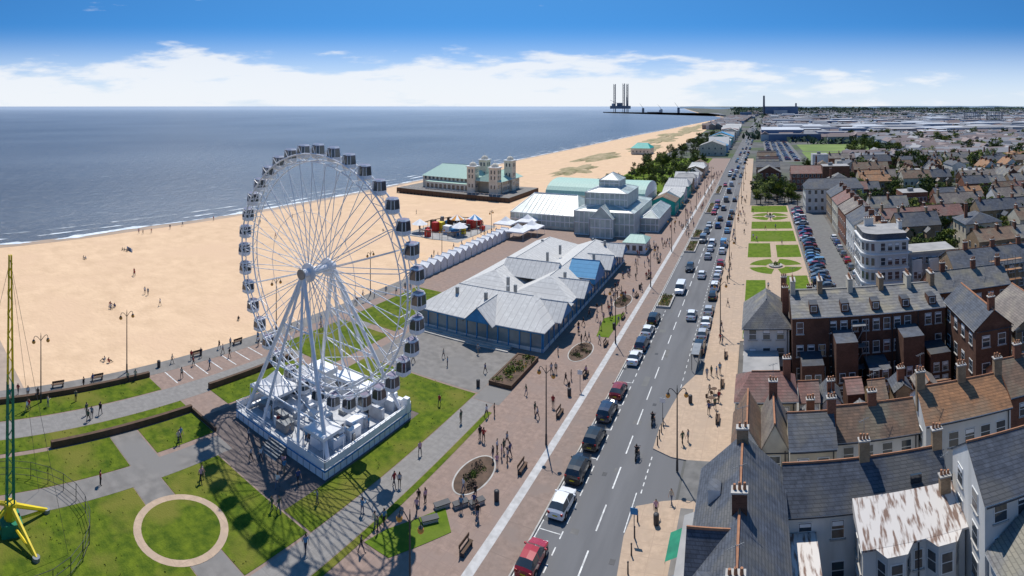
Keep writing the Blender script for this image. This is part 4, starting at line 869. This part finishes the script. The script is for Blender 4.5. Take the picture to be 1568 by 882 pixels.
# ------------------------------------------------------------------ cars
def carmesh(kind):
    mb=MB('car')
    if kind=='suv': S=[(2.25,.66,.32,.62,.60,.68,0),(2.15,.84,.28,.80,.78,.92,0),(1.15,.93,.28,1.02,.84,1.13,0),(.95,.93,.28,1.04,.82,1.16,2),(.35,.93,.28,1.06,.70,1.66,1),(-.35,.93,.28,1.07,.70,1.70,0),(-.45,.93,.28,1.07,.70,1.70,1),(-1.35,.93,.28,1.08,.69,1.68,0),(-1.45,.93,.28,1.08,.69,1.67,1),(-1.95,.92,.28,1.08,.67,1.62,3),(-2.2,.88,.3,1.0,.78,1.10,0),(-2.28,.84,.32,.75,.76,.85,0)]
    elif kind=='van': S=[(2.4,.7,.35,.75,.62,.82,0),(2.3,.88,.3,.95,.80,1.05,0),(1.75,.95,.3,1.15,.86,1.25,2),(1.1,.96,.3,1.2,.84,2.05,1),(.3,.96,.3,1.2,.84,2.15,0),(-1.0,.96,.3,1.2,.84,2.15,0),(-2.3,.96,.3,1.2,.84,2.12,0),(-2.4,.95,.3,1.2,.85,1.9,0),(-2.42,.94,.32,1.1,.86,1.2,0)]
    elif kind=='saloon': S=[(2.3,.62,.3,.55,.56,.60,0),(2.2,.80,.24,.68,.74,.74,0),(1.2,.89,.24,.86,.78,.97,0),(.95,.9,.24,.88,.76,1.0,2),(.2,.9,.24,.91,.60,1.42,1),(-.35,.9,.24,.92,.60,1.45,0),(-.43,.9,.24,.92,.60,1.45,1),(-1.05,.9,.24,.93,.58,1.40,3),(-1.65,.89,.24,.93,.72,1.04,0),(-2.2,.84,.26,.90,.72,.98,0),(-2.3,.78,.3,.65,.70,.72,0)]
    else: S=[(2.05,.62,.3,.56,.56,.62,0),(1.95,.79,.25,.70,.72,.78,0),(1.15,.87,.25,.90,.76,1.0,0),(.95,.88,.25,.92,.74,1.04,2),(.25,.88,.25,.95,.62,1.48,1),(-.35,.88,.25,.96,.62,1.51,0),(-.43,.88,.25,.96,.62,1.51,1),(-1.3,.88,.25,.98,.60,1.46,3),(-1.82,.85,.26,.98,.70,1.08,0),(-1.98,.80,.28,.8,.70,.88,0),(-2.02,.76,.3,.6,.66,.66,0)]
    rings=[]
    for x,w,z0,zb,wr,zt,g in S: rings.append([(x,-w*.93,z0),(x,-w,z0+.25*(zb-z0)),(x,-w*.985,zb),(x,-wr,zt-.02),(x,0,zt+.03),(x,wr,zt-.02),(x,w*.985,zb),(x,w,z0+.25*(zb-z0)),(x,w*.93,z0)])
    for i in range(len(S)-1):
        a,b_=rings[i],rings[i+1]; g=S[i][6]
        for k in range(8):
            m_='carpaint'
            if k in(2,5) and g in(1,2,3): m_='glass'
            if k in(3,4) and g in(2,3): m_='glass'
            mb.face('all',m_,[a[k],b_[k],b_[k+1],a[k+1]])
    mb.face('all','carpaint',rings[0]); mb.face('all','carpaint',rings[-1][::-1])
    hl=S[0][0]; W=S[3][1]
    for sx in(-1,1):
        for wx in(hl*.62,-hl*.62):
            mb.tube('all','dark',(wx,sx*(W-.1),.36),(wx,sx*(W+.008),.36),.39,n=14); mb.tube('all','tyre',(wx,sx*(W-.2),.32),(wx,sx*(W+.02),.32),.32,n=14); mb.tube('all','hubcap',(wx,sx*(W+.02),.32),(wx,sx*(W+.03),.32),.19,n=8)
        mb.obox('all','headlight',(S[1][0]+.0,sx*S[1][1]*.72,S[1][3]-.05),.2,.32,.14,-sx*.35)
        mb.obox('all','taillight',(S[-2][0]+.0,sx*S[-2][1]*.84,S[-2][3]+.0),.12,.22,.2,0)
        mb.obox('all','carpaint',(S[3][0]-.15,sx*(W+.1),S[3][3]+.06),.12,.22,.13)
    mb.obox('all','dark',(hl-.0,0,.42),.06,.9,.18); mb.obox('all','yellow',(S[-1][0]-.01,0,.62),.03,.5,.11); mb.obox('all','white',(hl+.03,0,.42),.03,.5,.1)
    mb.box('all','dark',-hl*.9,-W*.8,.18,hl*.9,W*.8,.3)
    o=mb.build(origin=(0,0,0),smooth=True); me=o.data; bpy.data.objects.remove(o); return me
CM={k:carmesh(k) for k in('hatch','suv','saloon','van')}
cc=dict(red=(.35,.015,.02),white=(.75,.76,.77),black=(.012,.012,.014),blue=(.03,.07,.2),silver=(.42,.43,.45),grey=(.12,.13,.14),dred=(.22,.02,.02),navy=(.015,.025,.06),lb=(.15,.3,.45))
cl=['white','white','black','black','silver','silver','grey','grey','navy','blue','red','lb','dred']
def car(nm,k,x,y,rot,c,z=.012): inst(nm,CM[k],(x,y,z),rot+R.uniform(-.03,.03),1,cc[c])
U=math.pi/2
for x,y,k,c in((-19.15,44.5,'hatch','red'),(-19.0,51.8,'hatch','white'),(-19.15,57.3,'suv','black'),(-19.1,63.2,'suv','black'),(-19.2,69.2,'suv','navy'),(-19.1,74.6,'hatch','dred'),(-19.1,85,'saloon','white'),(-19.0,90,'suv','navy'),(-19.1,95.5,'hatch','white'),(-19.1,101,'suv','black'),(-9.5,90.3,'suv','black'),(-9.5,95.5,'hatch','silver'),(-9.4,101,'saloon','white'),(-9.4,106.6,'hatch','silver'),(-9.3,115,'hatch','black'),(-9.3,121,'suv','white'),(-9.3,127,'hatch','silver'),(-9.3,133,'saloon','white'),(-9.3,139,'hatch','red')): car('parked_car',k,x,y,U,c)
for x,y,k,c,r in((-12.4,104,'hatch','white',U),(-13.0,129,'hatch','white',U),(-16.4,134,'suv','black',-U),(-13,145,'hatch','silver',U),(-16.5,118,'van','white',-U)): car('car',k,x,y,r,c)
y=152
while y<1000:
    for lx in(-16.0,-13,-9.6):
        if R.random()<.55: car('car',R.choice(['hatch','saloon','suv','hatch','van']),lx+(y-300)*.012*(y>300),y+R.uniform(-3,3),U if lx>-15 else -U,R.choice(cl))
    y+=R.uniform(8,13) if y<420 else R.uniform(14,26)
y=104
while y<214:
    if R.random()<.93: car('parked_car',R.choice(['hatch','saloon','suv','hatch']),14.6+R.uniform(-.3,.3),y,R.choice([0,math.pi])+.12,R.choice(cl))
    y+=2.75
sheet('parking_apron','tarmac',[rect(12.01,92,16.99,240)],.016)
for iy in range(34):
    for ix in range(4):
        if R.random()<.85: car('parked_car',R.choice(['hatch','saloon','suv']),10+ix*6.2,400+iy*7,0,R.choice(['white','silver','white','grey','blue','red']),.04)
for i in range(24): car('parked_car',R.choice(['hatch','saloon','suv']),R.uniform(30,90),R.choice([139.5,158.5,177,196])+R.uniform(-.5,.5),0,R.choice(cl))
for i in range(7): car('parked_car','hatch',22.8,128+i*6.1,U,R.choice(cl))
# ------------------------------------------------------------------ people
def person(pose):
    s=pose; V=[];E=[];Rr=[]
    def v(x,y,z,r,p=None):
        V.append((x,y,z)); Rr.append((r,r*.85) if not isinstance(r,tuple) else r)
        if p is not None: E.append((p,len(V)-1))
        return len(V)-1
    sit=s=='sit'; hz=.95 if not sit else .22
    pel=v(0,0,hz,(.15,.11)); sp=v(0,0,hz+.2,(.135,.10),pel); ch=v(0,-.01,hz+.42,(.17,.11),sp); nk=v(0,0,hz+.56,.058,ch); hb=v(0,.015,hz+.64,.085,nk); ht=v(0,.02,hz+.76,.09,hb)
    v(0,.125,hz+.68,.016,hb)
    st={'stand':0,'walk':.24,'walk2':-.2,'ride':0,'lean':.06}.get(s,0)
    for sx in(-1,1):
        f=st*sx
        if sit: hp=v(sx*.10,.05,hz-.02,.09,pel); kn=v(sx*.13,.42,hz+.22,.062,hp); an=v(sx*.13,.70,.06,.042,kn); v(sx*.14,.86,.05,.035,an)
        elif s=='ride': hp=v(sx*.12,.05,hz-.06,.09,pel); kn=v(sx*.24,.40,hz-.15,.065,hp); an=v(sx*.22,.25,hz-.55,.045,kn); v(sx*.22,.42,hz-.6,.04,an)
        else: hp=v(sx*.095,f*.15,hz-.1,.09,pel); kn=v(sx*.10,f*.75+.02,.5,.062,hp); an=v(sx*.10,f*1.25-.02,.09,.042,kn); v(sx*.115,f*1.25+.15,.045,.038,an)
        sh=v(sx*.185,-.01,hz+.44,.062,ch)
        if s=='ride' : el=v(sx*.3,.2,hz+.25,.045,sh); wr=v(sx*.3,.45,hz+.2,.032,el)
        elif sit: el=v(sx*.25,-.08,hz+.2,.045,sh); wr=v(sx*.26,-.12,hz-.02,.032,el)
        elif s=='lean' and sx>0: el=v(.26,.02,hz+.2,.045,sh); wr=v(.2,.24,hz+.26,.032,el)
        else: el=v(sx*.235,-f*.4,hz+.17,.045,sh); wr=v(sx*.24,-f*.9+.05,hz-.07,.030,el)
        d=Vector(V[wr])-Vector(V[el]); d.normalize(); pw=Vector(V[wr])+d*.07; pm=v(*pw,(.032,.018),wr)
        for k in range(4):
            o_=Vector((0,(k-1.5)*.02,0)); q=pw+d*(.055+.02*(k in(1,2)))+o_+Vector((-sx*.01,0,0)); v(*q,.008,pm)
        th=Vector(V[wr])+d*.06+Vector((-sx*.015,.05,0)); v(*th,.009,wr)
    me=bpy.data.meshes.new('p'); me.from_pydata(V,E,[]); o=bpy.data.objects.new('p',me); sc.collection.objects.link(o)
    md=o.modifiers.new('s','SKIN')
    for i,sv in enumerate(me.skin_vertices[0].data): sv.radius=Rr[i]; sv.use_root=(i==0)
    sd=o.modifiers.new('u','SUBSURF'); sd.levels=1; sd.render_levels=1
    dg=bpy.context.evaluated_depsgraph_get(); dg.update(); nm=bpy.data.meshes.new_from_object(o.evaluated_get(dg)); bpy.data.objects.remove(o)
    nm.materials.clear()
    for k in('shirt','trousers','skin','hair','shoe'): nm.materials.append(M[k])
    top=max(v_.co.z for v_ in nm.vertices)
    for p in nm.polygons:
        c=p.center; p.use_smooth=True
        if c.z>top-.27:
            p.material_index=3 if (c.z>top-.07 or (c.y<.0 and c.z>top-.2)) else 2
        elif abs(c.x)>.19 and c.z<hz+.22 and c.z>hz-.35 and not sit: p.material_index=2
        elif c.z>hz+.02 and not(sit and c.y>.15): p.material_index=0
        elif (c.z<.10 and not s=='ride' and (not sit or c.y>.6)): p.material_index=4
        else: p.material_index=1
    nm.name='person_'+s; return nm
PM={k:person(k) for k in('stand','walk','walk2','lean','sit','ride')}
sh=[(.7,.7,.7),(.03,.03,.04),(.05,.08,.2),(.35,.04,.04),(.2,.25,.3),(.5,.45,.35),(.02,.02,.02),(.1,.25,.4),(.6,.35,.4),(.08,.12,.08),(.4,.4,.42)]
def ppl(x,y,z=.12,pose=None,rot=None): inst('pedestrian' if pose!='sit' else 'seated_person',PM[pose or R.choice(['stand','walk','walk2','lean','walk'])],(x,y,z),R.uniform(0,6.28) if rot is None else rot,R.uniform(.9,1.05),R.choice(sh))
P1=[(-31.8,58.2),(-31.2,58),(-28.8,56.8),(-28.2,57.3),(-27.9,56.2),(-28.6,55.4),(-27.2,56.9),(-27,55.8),(-27.7,54.6),(-28.4,58.6),(-27.4,49.2),(-26.9,48),(-26.2,47.3),(-25.8,46.8),(-27.8,47),(-29,49.5),(-31.9,45.6),(-31.3,45.9),(-33.4,40.5),(-32.8,40.2),(-32.4,37.4),(-32.9,41.3),(-31.3,44.4),(-27,75),(-26.6,76.2),(-24.9,78),(-25.8,73),(-33.3,62.7),(-32.6,63.5),(-6.8,81.7),(-6,81.5),(-7.4,81),(-5.6,82.4),(-8.8,64.7),(-8.2,65.3),(-5.6,72.8),(-6.3,71.5),(-5.2,74.5),(-8.6,55),(-6.6,76.2),(-9.8,53),
(-66,25.7),(-65.4,25),(-66.3,27),(-66.8,25.3),(-57,33.5),(-56.5,32.9),(-50,32),(-49.5,31.6),(-41.9,35),(-41.3,35.4),(-54,22),(-36,34),(-35.4,41),(-36.2,52),(-35.5,60),(-40,62),(-45,72),(-47,74),(-43,78),(-39,73),(-50,70),(-46,40),(-45.3,39.6),(-48.6,39),(-52.5,40.2),(-43,39.5),(-39.6,39),(-49.4,38.2),(-44,37.5),(-28,66),(-27.3,65.2),(-31,70),(-30,77),(-29.4,77.3),(-31.2,83),(-26.4,68.4),(-35.3,46),(-34.9,46.4)]
for p in P1: ppl(*p)
for x,y in((-53,44.2),(-51,43.6),(-46.5,44),(-44,47.5),(-48.6,43.4),(-43,51)): ppl(x,y,1.15)
for i in range(38): ppl(R.uniform(-75.2,-69.5),R.uniform(14,100))
for i in range(75): ppl(R.uniform(-31.8,-24.6),R.uniform(86,160))
for i in range(90): ppl(R.uniform(-29.5,-20.8),R.uniform(160,330))
for i in range(30): ppl(R.uniform(-7.9,-3.5),R.uniform(86,250))
for i in range(12): ppl(R.uniform(-2,11),R.uniform(100,210))
def bz(x): return -.92+(x+170)/94*.67
for i in range(30):
    x=R.uniform(-84,-78); ppl(x,R.uniform(120,210),bz(x))
for p in((-119.7,57.5),(-118.9,57.2),(-106.5,53.7),(-105.6,54),(-98.7,53.2),(-159,78),(-158,79),(-158,82),(-160,90),(-150,120),(-130,110),(-110,120),(-164,110),(-150,135),(-98,100),(-92,130),(-162,96),(-140,150),(-120,170)): ppl(p[0],p[1],bz(p[0]))
for p in((-102.4,43.9),(-101.6,43.5),(-103.2,44.2),(-102,44.6),(-80,34),(-80.7,33.6),(-141.6,65),(-140.9,65.5),(-142.4,64.7),(-138.5,51.6),(-137.7,51.9),(-125,95),(-84,62),(-112,140)): ppl(p[0],p[1],bz(p[0]),'sit')
mb=MB('windbreak')
for i in range(4): mb.obox('all',['blue','lane','blue','canvas'][i],(-142.5+i*.9,66.4,-.3),.9,.03,.9)
mb.build()
def bike(x,y,rot):
    mb=MB('motorcycle')
    for wy in(.72,-.72):
        for i in range(14):
            t0,t1=i*.4488,(i+1)*.4488; mb.tube('wheels','tyre',(0,wy+.3*math.cos(t0),.32+.3*math.sin(t0)),(0,wy+.3*math.cos(t1),.32+.3*math.sin(t1)),.06,n=5)
        mb.tube('wheels','hubcap',(-.05,wy,.32),(.05,wy,.32),.1,n=8)
    mb.sphere('body','dark',(0,.15,.82),.2,8,6,.8); mb.obox('body','dark',(0,-.35,.78),.24,.7,.1); mb.obox('body','grey_metal',(0,.0,.45),.3,.5,.35)
    mb.tube('body','grey_metal',(0,.72,.32),(0,.45,1.05),.04); mb.tube('body','dark_metal',(-.35,.42,1.08),(.35,.42,1.08),.025); mb.sphere('body','headlight',(0,.58,.92),.1,8,5); mb.tube('body','hubcap',(.14,-.2,.35),(.14,-.85,.4),.05)
    e=mb.build(origin=(0,0,0)); e.location=(x,y,.012); e.rotation_euler=(0,0,rot)
    o=inst('rider',PM['ride'],(0,-.3,-.02),0,1,(.02,.02,.025)); o.parent=e
bike(-13.6,61.7,0); bike(-13.1,68.7,0)
# ------------------------------------------------------------------ light and sky
d=Vector((.28,-.5,-1)).normalized()
Ls=bpy.data.lights.new('sun','SUN'); Ls.energy=4.8; Ls.angle=math.radians(.53); Ls.color=(1,.955,.88); lo=bpy.data.objects.new('sun',Ls); sc.collection.objects.link(lo); lo.rotation_euler=d.to_track_quat('-Z','Y').to_euler(); lo.location=(-20,40,90)
w=bpy.data.worlds.new("World"); sc.world=w; w.use_nodes=True; nt=w.node_tree; L=nt.links; bg=nt.nodes['Background']
sky=N(nt,'ShaderNodeTexSky'); sky.sky_type='NISHITA'; sky.sun_disc=False; sky.sun_elevation=math.asin(-d.z); sky.sun_rotation=math.atan2(-d.x,-d.y)
sky.dust_density=.3; sky.ozone_density=3; sky.air_density=1
tc=N(nt,'ShaderNodeTexCoord'); mp=N(nt,'ShaderNodeMapping'); mp.inputs['Scale'].default_value=(1,1,3.6); L.new(tc.outputs['Generated'],mp.inputs[0]); nv=N(nt,'ShaderNodeVectorMath',operation='NORMALIZE'); L.new(mp.outputs[0],nv.inputs[0]); L.new(nv.outputs[0],sky.inputs[0])
sp=N(nt,'ShaderNodeSeparateXYZ'); L.new(tc.outputs['Generated'],sp.inputs[0])
tint=N(nt,'ShaderNodeMixRGB',blend_type='MULTIPLY'); tint.inputs[0].default_value=1; L.new(sky.outputs[0],tint.inputs[1]); tint.inputs[2].default_value=(.36,.95,1.32,1)
hz=N(nt,'ShaderNodeMapRange'); hz.inputs['From Min'].default_value=0.0; hz.inputs['From Max'].default_value=.15; hz.inputs['To Min'].default_value=.98; hz.inputs['To Max'].default_value=0; hz.interpolation_type='SMOOTHSTEP'; L.new(sp.outputs[2],hz.inputs[0])
m1=N(nt,'ShaderNodeMixRGB'); L.new(hz.outputs[0],m1.inputs[0]); L.new(tint.outputs[0],m1.inputs[1]); m1.inputs[2].default_value=(7.3,8.2,9.3,1)
mc=N(nt,'ShaderNodeMapping'); mc.inputs['Scale'].default_value=(6,6,30); mc.inputs['Location'].default_value=(1.3,.4,0); L.new(tc.outputs['Generated'],mc.inputs[0])
cn=N(nt,'ShaderNodeTexNoise'); cn.inputs['Scale'].default_value=1; cn.inputs['Detail'].default_value=9; cn.inputs['Roughness'].default_value=.55; L.new(mc.outputs[0],cn.inputs['Vector'])
cm_=N(nt,'ShaderNodeMapRange'); cm_.inputs['From Min'].default_value=.06; cm_.inputs['From Max'].default_value=.125; cm_.inputs['To Min'].default_value=.13; cm_.inputs['To Max'].default_value=-.2; L.new(sp.outputs[2],cm_.inputs[0])
az=N(nt,'ShaderNodeMapRange'); az.inputs['From Min'].default_value=-.3; az.inputs['From Max'].default_value=.35; az.inputs['To Min'].default_value=.02; az.inputs['To Max'].default_value=-.2; L.new(sp.outputs[0],az.inputs[0])
ad=N(nt,'ShaderNodeMath',operation='ADD'); L.new(cn.outputs[0],ad.inputs[0]); L.new(cm_.outputs[0],ad.inputs[1])
ad2=N(nt,'ShaderNodeMath',operation='ADD'); L.new(ad.outputs[0],ad2.inputs[0]); L.new(az.outputs[0],ad2.inputs[1])
cr=N(nt,'ShaderNodeMapRange'); cr.inputs['From Min'].default_value=.48; cr.inputs['From Max'].default_value=.64; cr.inputs['To Max'].default_value=.85; cr.interpolation_type='SMOOTHSTEP'; L.new(ad2.outputs[0],cr.inputs[0])
m2=N(nt,'ShaderNodeMixRGB'); L.new(cr.outputs[0],m2.inputs[0]); L.new(m1.outputs[0],m2.inputs[1]); m2.inputs[2].default_value=(9.0,9.3,9.7,1)
L.new(m2.outputs[0],bg.inputs[0]); bg.inputs[1].default_value=.1
